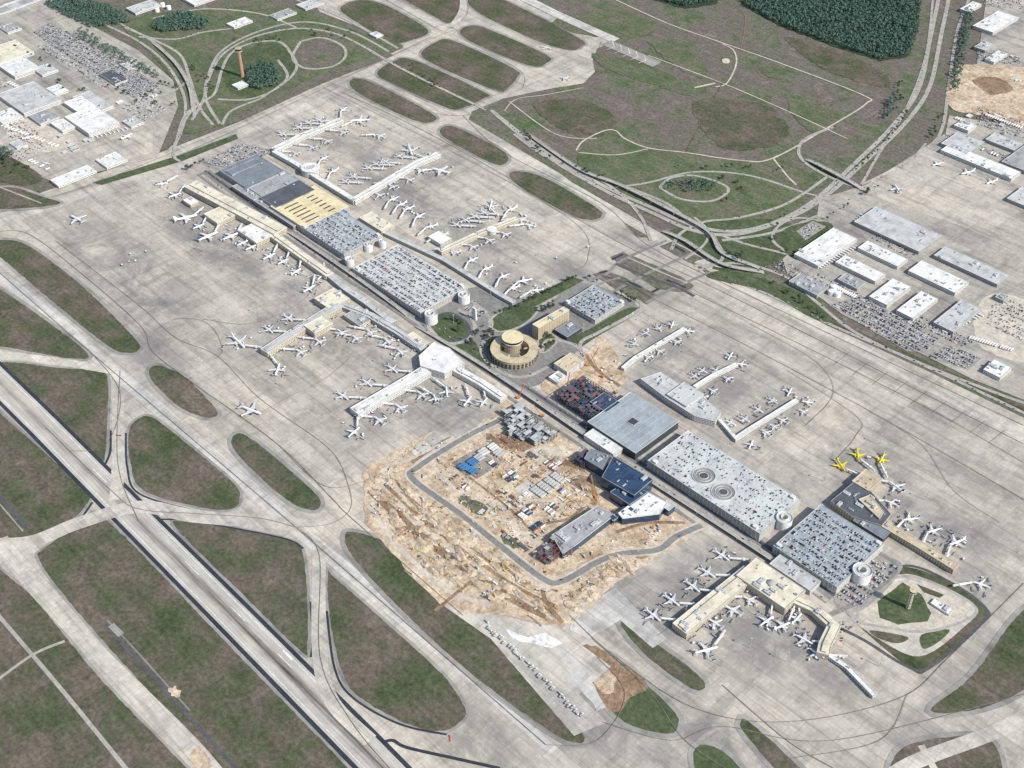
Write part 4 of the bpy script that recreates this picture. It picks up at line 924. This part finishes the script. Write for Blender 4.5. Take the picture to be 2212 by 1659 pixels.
PL=[(1558,1203,0,38),(1527,1240,0,38),(1495,1270,0,38),(1450,1300,0,38),(1410,1332,0,38),(1525,1408,60,44),(1583,1322,185,38),(1690,1355,75,38),(1735,1384,5,38),(1762,1413,0,34),
(1620,1300,190,34),(1655,1345,80,36),(1545,1350,185,34),(1720,1340,90,34),
(1935,1055,175,40),(1965,1125,235,38),(2065,1175,250,42),(2118,1266,200,36),(2015,1150,250,38),(1925,1090,190,34),
(1705,850,285,30),(1745,872,215,30),(1735,893,185,28),(1690,912,180,30),(1655,938,180,30),(1637,888,0,30),(1608,908,0,30),(1577,916,10,30),(1622,963,110,30),(1668,868,0,28),(1672,925,180,28),
(1577,772,290,30),(1602,790,210,30),(1546,803,0,28),(1517,803,0,28),(1540,848,180,28),(1572,822,180,28),(1500,815,0,28),(1520,862,180,28),
(1395,722,0,28),(1422,712,340,28),(1452,704,300,30),(1487,718,210,30),(1462,742,180,28),(1425,762,180,28),(1400,775,180,28),(1370,745,0,28),(1442,753,180,28),
(740,858,0,38),(792,830,0,38),(847,800,0,38),(820,912,180,38),(865,885,180,38),(912,857,180,38),(765,937,100,38),(965,850,140,38),(1010,870,110,38),(1045,872,110,34),(940,865,150,34),
(800,722,170,38),(838,742,170,38),(866,765,165,38),(600,802,130,44),(515,742,355,58),(738,722,180,36),(690,742,180,36),(650,765,180,36),(580,715,0,36),(622,690,0,36),(770,735,170,34),
(378,425,80,38),(402,475,75,62),(450,515,90,58),(500,514,88,50),(545,537,90,40),(582,557,90,38),(612,568,95,34),(668,627,100,38),(350,400,60,34),(430,492,88,36),(525,528,90,36),(640,590,95,34),(695,600,100,34),
(645,278,0,38),(688,262,0,38),(742,240,280,38),(778,264,230,58),(708,308,180,36),(742,290,180,36),(822,297,190,38),(665,268,0,34),(610,292,0,36),(675,322,180,34),(640,335,180,34),(700,345,270,34),
(763,384,0,36),(795,365,0,36),(832,352,0,38),(886,328,330,56),(932,342,250,50),(952,373,200,60),(848,407,180,36),(885,392,180,36),(910,372,180,40),(722,372,270,34),(812,357,0,34),(862,340,0,34),(820,425,180,34),(745,395,0,34),
(850,433,265,38),(884,453,265,36),(906,470,265,38),(932,492,250,38),(985,488,0,36),(1025,470,0,36),(1060,448,310,44),(1105,455,260,38),(1128,478,200,38),(1092,510,180,36),(1057,523,180,36),(1022,537,180,36),(868,444,265,34),(1005,478,0,34),(1045,462,0,34),(1145,490,200,34),(1075,516,180,34),(985,548,180,34),(955,510,240,34),
(1020,565,260,36),(1052,583,260,34),(1088,600,260,36),(1132,610,240,44),(1000,548,260,34),(1110,625,255,34),(1160,630,230,34)]
for p in PL: plane(*p)
for x,y,h in ((1815,1008,335),(1852,986,310),(1903,996,285)): plane(x,y,h,38,'y')
for x,y,h,L,k,l in ((168,477,185,56,'w','large white airliner standing alone on the wide apron'),(542,890,15,56,'d','large airliner taxiing past the grass islands'),(275,298,100,44,'w',None),(1937,411,140,46,'w',None),(2025,357,250,38,'g',None),(2090,376,250,46,'w',None),(2142,396,250,40,'w',None),(1180,105,15,36,'w','white airliner taxiing near the far runway'),(1220,172,190,36,'d','airliner holding on the far taxiway'),(60,300,80,30,'w',None),(100,355,20,26,'w',None),(2195,175,20,30,'w',None)):
    plane(x,y,h,L,k,False,l)
def svc_mesh(k):
    b=MB()
    if k==0: b.box(2.4,0,.5,1.8,2.2,1.7,0,1,.85); b.box(-1,0,.7,4.8,2.3,2.4,0,0)
    elif k==1:
        b.box(3,0,.4,2,1.5,1.3,0,1,.8)
        for i in range(3): b.box(-.2-i*3.2,0,.5,2.6,1.6,1.5,0,0,.95)
    else: b.box(0,0,.4,5,2,1.0,0,0); b.box(.2,0,1.4,4,1.8,.9,0,2,.82)
    for x in (-2,2):
        for y in (-1,1): b.box(x,y,0,.8,.3,.8,0,3)
    return b.me('service_vehicle',[('white','grey','white')[k],('navy','steel','white')[k],'glass','black'])
SM=[svc_mesh(k) for k in range(3)]; SN=['catering_truck','baggage_tractor','service_van']
SLB=['white box-bodied catering truck on the apron','baggage tractor towing covered carts on the apron','pale service van on the apron']
for i in range(90):
    q=random.choice([G(RU(225,320),RU(545,578)),G(RU(225,320),RU(545,578)),G(RU(900,1300),RU(420,620)),G(RU(1700,1900),RU(1100,1500)),G(RU(1290,1360),RU(760,830)),G(RU(720,800),RU(870,960)),G(RU(580,640),RU(555,610))]); SVC.append((q.x,q.y,R()*6.3))
SVC2=[]
for l in ([(385,420),(460,475),(600,555),(700,620)],[(600,310),(735,245)],[(620,345),(760,440)],[(960,560),(1100,650)],[(1490,1385),(1600,1290)],[(1920,1115),(2080,1210)],[(590,770),(740,680)],[(780,905),(920,820)],[(900,760),(760,690)],[(1140,640),(1190,610)],[(1700,1330),(1770,1400)],[(1290,790),(1340,830)]):
    g=GL(l)
    for i in range(len(g)-1):
        d=g[i+1]-g[i]; n=int(d.length/9)
        for j in range(n):
            if R()<.75:
                q=g[i]+d*(j/n); SVC2.append((q.x+RU(-8,8),q.y+RU(-8,8),UA+random.choice((0,math.pi/2))+RU(-.2,.2)))
SVC=SVC2+SVC
cnt=[0,0,0]
for x,y,a in SVC:
    k=random.choice((0,1,1,2,2))
    if cnt[k]>=295-(30 if k!=1 else 0): continue
    cnt[k]+=1; obj(SN[k],SM[k],None,(x,y,GZ),a,label=SLB[k],category='airport vehicle',group='ground service vehicles on the apron')
mm=MB(); mm.cyl(0,0,0,.55,26,8,0,.3); mm.cyl(0,0,25.5,1.8,.8,12); MM=mm.me('light_mast',['metal'])
for x,y in ((870,905),(955,880),(1040,890),(830,790),(620,840),(560,680),(440,545),(350,470),(520,560),(640,640),(740,330),(820,320),(900,400),(960,430),(1180,560),(1130,520),(1420,800),(1500,770),(1540,870),(1650,980),(1400,700),(1620,1400),(1560,1440),(1700,1430),(1480,1330),(1820,1400),(1900,1440),(2000,1080),(2090,1160),(1900,960),(1780,1040),(980,700),(1060,640),(1200,760),(1260,720)):
    c=G(x,y); obj('light_mast',MM,None,(c.x,c.y,GZ),label='tall grey floodlight mast on the apron',category='light mast',group='floodlight masts')
# ---------- construction clutter ----------
site=ccw(GL([(800,1020),(930,945),(1000,960),(1100,940),(1230,975),(1280,1080),(1240,1150),(1300,1180),(1400,1130),(1470,1150),(1330,1240),(1220,1330),(1100,1310),(960,1270),(800,1110)]))
loop=ccw(GL([(925,1030),(1085,935),(1270,1050),(1280,1090),(1150,1170),(1170,1225)]))
LC=smooth(GL(LP),False,6)
def offroad(q): return min((q-p).length for p in LC)>15
def rnd_in(poly):
    xs=[p[0] for p in poly];ys=[p[1] for p in poly]
    while 1:
        q=Vector((RU(min(xs),max(xs)),RU(min(ys),max(ys))))
        if inside(q,poly): return q
def rnd_site(poly):
    while 1:
        q=rnd_in(poly)
        if offroad(q): return q
conts=[]
for k,m in enumerate(('white','blue','rust','grey')):
    b=MB(); b.box(0,0,.2,12,2.5,2.6,0,0)
    for i in range(10): b.box(-5.4+i*1.2,0,.3,.25,2.66,2.4,0,0)
    b.box(6.03,0,.4,.1,2.0,2.2,0,1); conts.append(b.me('site_container',[m,'steel']))
cab=MB(); cab.box(0,0,.3,15,4,3,0,0); cab.box(0,0,3.3,15.6,4.6,.3,0,1); cab.box(2,2.05,.5,1.1,.1,2.2,0,2); cab.box(-3,2.05,1.4,3,.1,1.2,0,2); cabm=cab.me('site_cabin',['w_plain','r_lgrey','glass'])
ex=MB(); ex.box(0,-1.4,0,4,.7,1,0,1);ex.box(0,1.4,0,4,.7,1,0,1);ex.box(-.3,0,1,3.6,2.8,1.6,0,0);ex.box(.8,.8,2.4,1.4,1.2,1.4,0,2);ex.beam((1.2,-.3,1.8),(5,-.3,5),.6,0);ex.beam((5,-.3,5),(7.2,-.3,1.6),.5,0);ex.box(7.2,-.3,.6,1.2,1.2,1.1,0,1); exm=ex.me('excavator',['orange','steel','glass'])
exm2=exm.copy(); exm2.materials[0]=M['yellow']
dt=MB(); dt.box(3,0,.9,2,2.4,2.2,0,0,.9);dt.box(-1,0,1.0,5.5,2.5,1.5,0,1,1.12)
for x in (-3,-1.6,3):
    for y in (-1.1,1.1): dt.box(x,y,0,1.1,.4,1.1,0,2)
dtm=dt.me('dump_truck',['white','grey','black'])
for (x,y,nu_,nv_) in ((1180,1000,7,2),(1120,1110,5,3),(1210,1060,6,1),(1090,1030,5,2),(1150,1140,4,2),(1000,1050,4,1),(1060,1000,4,1),(1180,1100,5,2)):
    c0=G(x,y)
    for i in range(nu_):
        for j in range(nv_):
            if R()<.75:
                k=random.choice((0,0,3,1,2)); q=c0+U*(i*4.6)+V*(j*15)
                obj('site_container',conts[k],None,(q.x,q.y,GZ),UA+math.pi/2+RU(-.04,.04),label=('white','blue','rust red','grey')[k]+' steel container on dirt building site',category='container',group='containers on the building site')
for i in range(20):
    k=i%5; j=i//5
    c0=G(1172,1050)+U*(k*7-6)+V*(j*19-20)
    obj('site_cabin',cabm,None,(c0.x,c0.y,GZ),UA+math.pi/2,label='long pale site office cabin on dirt',category='site cabin',group='site office cabins')
for i in range(44):
    q=rnd_site(site); obj('excavator',exm if i%2 else exm2,None,(q.x,q.y,GZ),R()*6.3,label=('orange' if i%2 else 'yellow')+' tracked excavator working on bare dirt',category='excavator',group='excavators on the building site')
for i in range(80):
    q=rnd_site(site); obj('dump_truck',dtm,None,(q.x,q.y,GZ),R()*6.3,label='white-cabbed dump truck on the building site',category='truck',group='trucks on the building site')
for i in range(34):
    t=(i+R())/34; q=G(1045+t*215+RU(-5,5),1345+t*205+RU(-4,4))
    obj('dump_truck',dtm,None,(q.x,q.y,GZ),UA+RU(-.2,.2)+(math.pi/2 if R()<.6 else 0),label='grey-bodied truck parked beside new concrete',category='truck',group='trucks parked beside the new taxiway')
def mound(seed):
    rr=random.Random(seed); v=[(0,0,1)];f=[];n=18;rings=6
    ph=[rr.random()*6.3 for _ in range(4)]
    for k in range(1,rings+1):
        for i in range(n):
            a=2*math.pi*i/n; r=k/rings*(1+.22*math.sin(2*a+ph[0])+.15*math.sin(3*a+ph[1])+.08*math.sin(7*a+ph[2]))
            z=(1-k/rings)**1.1*(1+.3*rr.uniform(-1,1)) if k<rings else -.05
            v.append((r*math.cos(a),r*math.sin(a),z))
    for i in range(n): f.append((0,1+i,1+(i+1)%n))
    for k in range(rings-1):
        for i in range(n):
            a=1+k*n+i;b=1+k*n+(i+1)%n; f.append((a,a+n,b+n,b))
    return mesh('dirt_mound',v,f,['dirt'])
MD=[mound(i) for i in range(5)]
outer=[ccw(GL(p)) for p in ([(795,1030),(850,1000),(890,1050),(1000,1130),(1160,1260),(1180,1320),(1080,1300),(960,1260),(850,1160)],[(1225,1275),(1340,1215),(1460,1180),(1330,1245),(1230,1330)],[(1150,960),(1240,990),(1280,1080),(1240,1100),(1190,1000)])]
for i in range(150):
    q=rnd_site(random.choice(outer[:1]*4+outer[1:]))
    o=obj('dirt_mound',random.choice(MD),None,(q.x,q.y,GZ-.05),UA+RU(-.3,.3),label='heaped pile of pale excavated dirt',category='dirt pile',group='dirt piles on the building site'); s=RU(3,10); o.scale=(s*RU(1,3),s,RU(1.5,4.5))
b=MB()
for i in range(95):
    q0=rnd_site(site if R()<.4 else loop); nn=random.randint(3,9); L=RU(3,9); dr=random.choice((0,math.pi/2)); mi=random.choice((0,0,1,2,3,4)); a=UA+dr; dd=Vector((-math.sin(a),math.cos(a)))
    for j in range(nn):
        if R()<.85:
            q=q0+dd*(j*3.0); b.box(q.x,q.y,GZ,L*RU(.8,1),1.9,RU(.4,1.8),a+RU(-.06,.06),mi,.97)
for i in range(650):
    q=rnd_site(site if R()<.6 else loop); b.box(q.x,q.y,GZ,RU(1,4),RU(.8,2),RU(.4,1.6),R()*3,random.randrange(5),.95)
obj('building_materials',b.me('building_materials',['wood','metal','white','rust','steel']),kind='stuff',label='scattered stacks of timber, pipes and pallets on dirt',category='building materials')
def crane(x,y,rz,L,col):
    c=G(x,y); e=obj('crawler_crane',None,loc=(c.x,c.y,GZ),rz=rz,label=('orange' if col=='orange' else col)+' lattice boom crawler crane on dirt',category='crane')
    b=MB(); b.box(0,-2.6,0,8,1.2,1.5);b.box(0,2.6,0,8,1.2,1.5); obj('crawler_track',b.me('crawler_track',['steel']),e)
    b=MB(); b.box(-1.5,0,1.5,8,4,2.6);b.box(2,2,1.6,2,1.4,2.4); obj('crane_body',b.me('crane_body',[col]),e)
    b=MB(); A=Vector((2,0,3));D=Vector((math.cos(1.05),0,math.sin(1.05)))*L
    o=[Vector((0,s*1,t*.9)) for s in(-1,1) for t in (-1,1)]
    for q in o: b.beam(A+q*.7,A+D+q*.5,.35)
    n=int(L/3)
    for i in range(n):
        p=A+D*(i/n);p2=A+D*((i+1)/n)
        for a1,a2 in ((0,1),(1,3),(3,2),(2,0)): b.beam(p+o[a1]*.7,p2+o[a2]*.7,.22)
    b.beam(A+D,A+D-Vector((0,0,L*.6)),.15); b.beam(A+D,Vector((-5,0,4)),.15); obj('boom',b.me('boom',[col]),e)
for a in ((1222,850,1.2,44,'blue'),(1245,868,2.4,40,'red'),(1300,815,2.6,55,'orange'),(1270,790,.4,45,'orange'),(1285,1075,1.9,42,'orange'),(1120,860,.7,40,'orange'),(1330,850,4,38,'orange'),(1170,900,3,34,'orange')): crane(*a)
# ---------- cars ----------
for px,d in (([(72,72),(110,50),(338,180),(290,212)],.8),([(1000,667),(1030,657),(1058,675),(1020,693)],.6),([(1722,500),(1755,480),(1783,490),(1740,518)],.3),([(1792,662),(1858,642),(2028,732),(2008,758),(1962,758)],.8),([(2002,770),(2050,747),(2118,775),(2090,798)],.8),([(1805,1290),(1880,1210),(1945,1226),(1860,1315)],.6),([(440,352),(515,312),(588,326),(522,368)],.7),([(0,260),(40,245),(90,290),(30,320)],.4),([(2150,640),(2212,660),(2212,740),(2130,700)],.4),([(1950,690),(1990,680),(2110,740),(2080,750)],.5),([(0,330),(60,300),(110,320),(40,350)],.3),([(255,180),(300,160),(350,190),(310,215)],.6),([(2110,230),(2212,260),(2212,300),(2110,270)],.5),([(1790,1350),(1830,1330),(1850,1370),(1820,1390)],.2),([(1650,575),(1700,560),(1730,590),(1690,600)],.3),
   ([(80,100),(110,90),(260,180),(220,190)],.5),([(-20,190),(20,170),(30,180),(-10,200)],.4),([(2120,0),(2200,-10),(2212,20),(2130,15)],.4),([(260,230),(330,200),(360,240),(300,270)],.45),([(1900,500),(1990,545),(1970,560),(1880,515)],.4),([(1760,590),(1880,640),(1870,660),(1750,610)],.4),([(2110,110),(2205,125),(2205,142),(2110,135)],.5),([(2040,290),(2100,300),(2190,340),(2180,350),(2050,305)],.3)):
    fillcars(ccw(GL(px)),GZ,d)
for r in ROADS:
    c,wd,gap=r[0],r[1],r[2]; hs=r[3] if len(r)>3 else None; acc=RU(0,gap)
    for i in range(len(c)-1):
        seg=(c[i+1]-c[i]);L=seg.length
        if L<.01: continue
        d=seg.normalized(); n=Vector((-d.y,d.x))
        while acc<L:
            s=random.choice((-1,1)); q=c[i]+d*acc+n*s*wd*.24; acc+=gap*RU(.5,3.2)
            CARS.append((q.x,q.y,(hs[i] if hs else GZ),math.atan2(d.y,d.x)))
        acc-=L
cc=['white','silver','grey','black','navy','red']
CM={}
def carparts(b,x,y,z,a,mi,gm,wh=None):
    c,s=math.cos(a),math.sin(a)
    def T(px,py,pz): return (x+px*c-py*s,y+px*s+py*c,z+pz)
    def hull(p0,p1,z0,z1,m):
        vs=[T(u,v,z0) for u,v in p0]+[T(u,v,z1) for u,v in p1]
        b.add(vs,[(4,5,6,7),(0,1,5,4),(1,2,6,5),(2,3,7,6),(3,0,4,7)],m)
    r=lambda x0,x1,w:[(x0,-w),(x1,-w),(x1,w),(x0,w)]
    hull(r(-2.3,2.3,.92),r(-2.2,2.15,.86),.3,.9,mi); hull(r(-1.6,1.1,.84),r(-1.2,.5,.68),.9,1.4,gm); hull(r(-1.2,.5,.68),r(-1.18,.48,.67),1.4,1.45,mi)
    if wh is not None:
        for u in (-1.4,1.4):
            for v in (-.85,.85):
                n=8; vs=[T(u+.33*math.cos(6.283*i/n),v+t,.33+.33*math.sin(6.283*i/n)) for t in (-.1,.1) for i in range(n)]
                b.add(vs,[(i,(i+1)%n,n+(i+1)%n,n+i) for i in range(n)]+[tuple(range(n)),tuple(range(n,2*n))],wh)
for k in cc:
    b=MB(); carparts(b,0,0,0,0,0,1,2); CM[k]=b.me('parked_car',[k,'glass','black'])
CARS.sort(key=lambda q:q[0]**2+q[1]**2+(CAMH-q[2])**2)
wts=[.25,.14,.24,.27,.08,.02]
for q in CARS[:300]:
    k=random.choices(cc,wts)[0]
    obj('parked_car',CM[k],None,(q[0],q[1],q[2]+.01),q[3],label='%s car parked on a garage roof or driving nearby'%k,category='car',group='cars around the terminals')
b=MB()
for q in CARS[300:]:
    carparts(b,q[0],q[1],q[2]+.01,q[3],random.choices(range(6),wts)[0],6)
obj('distant_cars',b.me('distant_cars',cc+['glass']),kind='stuff',label='thousands of small cars on garage roofs and lots',category='cars')
tr=MB(); tr.box(0,0,1.2,13,2.5,2.7,0,0); tr.box(-4,0,.1,2.4,2.3,1.0,0,1); tr.box(5,0,.1,.4,1.8,1.1,0,1); trm=tr.me('truck_trailer',['white','black'])
def trow(a,b,n,rz):
    for i in range(n):
        if R()<.8:
            q=G(a[0]+(b[0]-a[0])*i/n,a[1]+(b[1]-a[1])*i/n); obj('truck_trailer',trm,None,(q.x,q.y,GZ),UA+rz+RU(-.05,.05),label='white box trailer parked in a cargo yard',category='trailer',group='trailers in the cargo yards')
H=math.pi/2
for a in (((1770,580),(1850,535),14,0),((1860,540),(1930,575),16,H),((1820,570),(1880,600),14,H),((1975,590),(2055,632),18,H),((2030,560),(2140,612),22,H),((1900,665),(1935,640),8,0),((2040,720),(2125,680),12,0),((2090,730),(2190,760),18,H),((1850,480),(1870,460),5,0),((2130,250),(2210,280),16,H),((2060,300),(2160,340),16,H),((0,270),(130,320),18,H),((60,345),(110,370),8,H),((200,300),(310,270),12,0),((20,180),(70,205),10,H),((2060,255),(2110,275),10,H),((1800,620),(1850,645),12,H)): trow(*a)
# ---------- trees ----------
def crown(b,x,y,z,r,hh,n,rr,mi,size):
    for i in range(n):
        th=rr.random()*6.283; ph=rr.uniform(-.35,1.0); rad=r*rr.uniform(.55,1.05); cz=math.sqrt(max(0,1-ph*ph))
        cx=x+rad*cz*math.cos(th);cy=y+rad*cz*math.sin(th);z2=z+hh*ph*rr.uniform(.7,1.0)
        a=Vector((rr.uniform(-1,1),rr.uniform(-1,1),rr.uniform(-.4,.6))).normalized(); nrm=Vector((math.cos(th)*cz+rr.uniform(-.5,.5),math.sin(th)*cz+rr.uniform(-.5,.5),ph+.5)).normalized()
        t=nrm.cross(a).normalized(); w=nrm.cross(t); s=size*rr.uniform(.6,1.2); C=Vector((cx,cy,z2))
        b.add([C+t*s,C+w*s*.8,C-t*s*.9,C-w*s],[(0,1,2,3)],mi)
TM=[]
for k in range(4):
    rr=random.Random(k); b=MB(); H_=RU(5,7); b.cyl(0,0,0,.45,H_,8,0,.22,False)
    for i in range(5):
        a=i*1.3; b.beam((0,0,H_*.6),(2.6*math.cos(a),2.6*math.sin(a),H_+1.5),.18)
    for i in range(7):
        a=rr.random()*6.28; d=rr.uniform(.5,2.4); crown(b,d*math.cos(a),d*math.sin(a),H_+rr.uniform(-.5,2.5),rr.uniform(1.6,2.7),2.2,34,rr,1,.75)
    TM.append(b.me('broadleaf_tree',['bark','leaf']))
TR=[]
def tline(px,n,j=5):
    w=smooth(GL(px),False,8)
    for i in range(n):
        t=R()*(len(w)-1.01);k=int(t);q=w[k]+(w[k+1]-w[k])*(t-k); TR.append((q.x+RU(-j,j),q.y+RU(-j,j)))
def tarea(px,n):
    w=ccw(GL(px))
    for i in range(n): q=rnd_in(w);TR.append((q.x,q.y))
tline([(1080,680),(1160,645),(1245,600)],24,3); tarea([(1170,715),(1200,730),(1195,745),(1165,760)],6); tarea([(1160,670),(1195,655),(1210,660),(1170,680)],8)
tarea([(1040,730),(1065,715),(1070,770),(1050,770)],14); tline([(1130,285),(1180,340),(1300,385)],20); tline([(1960,240),(1930,290),(1850,370)],14)
tarea([(405,150),(440,140),(470,200),(430,220)],12); tarea([(660,60),(760,70),(740,90),(660,75)],10); tarea([(1930,200),(1960,150),(1950,230)],10)
tline([(1460,360),(1700,370)],8,12); tarea([(490,90),(640,80),(600,105)],8); tline([(400,370),(440,350)],8,4); tline([(960,690),(1000,700),(980,730)],8,3)
tline([(1640,590),(1720,650),(1780,690)],12,5); tarea([(1560,545),(1610,550),(1600,570)],8); tarea([(880,145),(900,140),(960,190),(940,190)],8); tarea([(290,200),(380,170),(390,230),(330,240)],12);tline([(1990,-10),(1960,130)],10,6)
tline([(1270,600),(1385,660)],8,3); tline([(1050,700),(1020,740),(1060,800)],10,4); tline([(1500,380),(1600,400),(1570,440)],8,6); tline([(1700,470),(1670,510),(1700,550)],6,5)
tline([(150,205),(240,190),(300,225)],10,4); tline([(20,100),(100,140),(140,200)],12,5); tline([(1780,480),(1840,440),(1900,400)],10,5); tline([(2010,300),(2040,240)],8,5); tarea([(0,330),(60,350),(90,380),(20,380)],12)
for x,y in TR[:300]:
    o=obj('broadleaf_tree',random.choice(TM),None,(x,y,GZ-.1),R()*6.3,label='dark green broadleaf tree beside airport roads',category='tree',group='trees along the roads'); s=RU(.8,1.6); o.scale=(s,s,s*RU(.8,1.05))
def wood(px,sp,label,r=4.6,zz=9,dens=.93):
    w=rough_edge(ccw(GL(px)),4); rr=random.Random(3); b=MB(); xs=[p[0] for p in w];ys=[p[1] for p in w]; x=min(xs)
    while x<max(xs):
        y=min(ys)
        while y<max(ys):
            q=(x+RU(-sp/2,sp/2),y+RU(-sp/2,sp/2)); y+=sp
            if inside(q,w) and R()<dens:
                s=RU(.65,1.45); crown(b,q[0],q[1],zz*s,r*s,4*s,16,rr,0,2.1*s)
        x+=sp
    obj('woodland',b.me('woodland',['leaf2']),kind='stuff',label=label,category='woodland')
wood([(1602,-60),(1990,-60),(1982,60),(1958,122),(1900,130),(1800,98),(1690,58),(1602,8)],8.5,'dense dark green forest beyond the airfield')
wood([(1400,-40),(1550,-40),(1545,5),(1480,15),(1412,-3)],8,'belt of dark forest at the airfield edge')
wood([(325,60),(360,35),(410,28),(455,50),(440,65),(350,72)],7.5,'small dense wood inside a loop road')
wood([(530,155),(560,135),(600,150),(605,185),(560,197),(535,185)],7.5,'clump of dark trees beside the control tower')
wood([(95,10),(150,-5),(250,20),(285,50),(200,62),(150,40)],7.5,'roadside woodland strip')
wood([(150,75),(175,65),(340,160),(345,172),(300,155)],9,'row of dark trees edging the car park',dens=.7)
wood([(2085,20),(2105,30),(2085,100),(2070,200),(2052,200),(2062,120)],8,'belt of trees beside the boulevard',dens=.75)
wood([(1430,400),(1500,388),(1555,402),(1540,415),(1500,420),(1450,415)],8,'small grove inside a road loop',dens=.5)
wood([(0,320),(20,315),(30,340),(5,345)],8,'scrubby trees by the yards',dens=.4)
wood([(1920,215),(1945,205),(1935,240),(1905,265)],8,'small tree clump by the boulevard',dens=.6)
# ---------- light, sky, camera ----------
a=G(1960,1315);b_=G(1872,1277); sh=(b_-a).normalized(); el=math.radians(40)
d=Vector((sh.x*math.cos(el),sh.y*math.cos(el),-math.sin(el)))
sl=bpy.data.lights.new('sun','SUN'); sl.energy=4.7; sl.angle=math.radians(.5); sl.color=(1,.95,.87)
so=bpy.data.objects.new('sun',sl); COL.objects.link(so); so.rotation_euler=d.to_track_quat('-Z','Y').to_euler(); so.location=(0,1500,2500)
w=bpy.data.worlds.new('World'); scn.world=w; w.use_nodes=True; nt=w.node_tree
sk=nt.nodes.new('ShaderNodeTexSky'); sk.sky_type='NISHITA'; sk.sun_disc=False; sk.sun_elevation=el; sk.sun_rotation=math.atan2(-d.x,-d.y)
bg=nt.nodes['Background']; bg.inputs[1].default_value=.15; nt.links.new(sk.outputs[0],bg.inputs[0])
cd=bpy.data.cameras.new('camera'); co=bpy.data.objects.new('camera',cd); COL.objects.link(co)
co.location=(0,0,CAMH); co.rotation_euler=(math.pi/2-P,0,0); cd.sensor_width=36; cd.lens=F/2212*36; cd.clip_end=40000; cd.clip_start=5
scn.camera=co
scn.view_settings.view_transform='Standard'; scn.view_settings.look='None'; scn.view_settings.exposure=0
print('cars',len(CARS),'trees',len(TR),'GZ',GZ,'planes',len(PPOS))
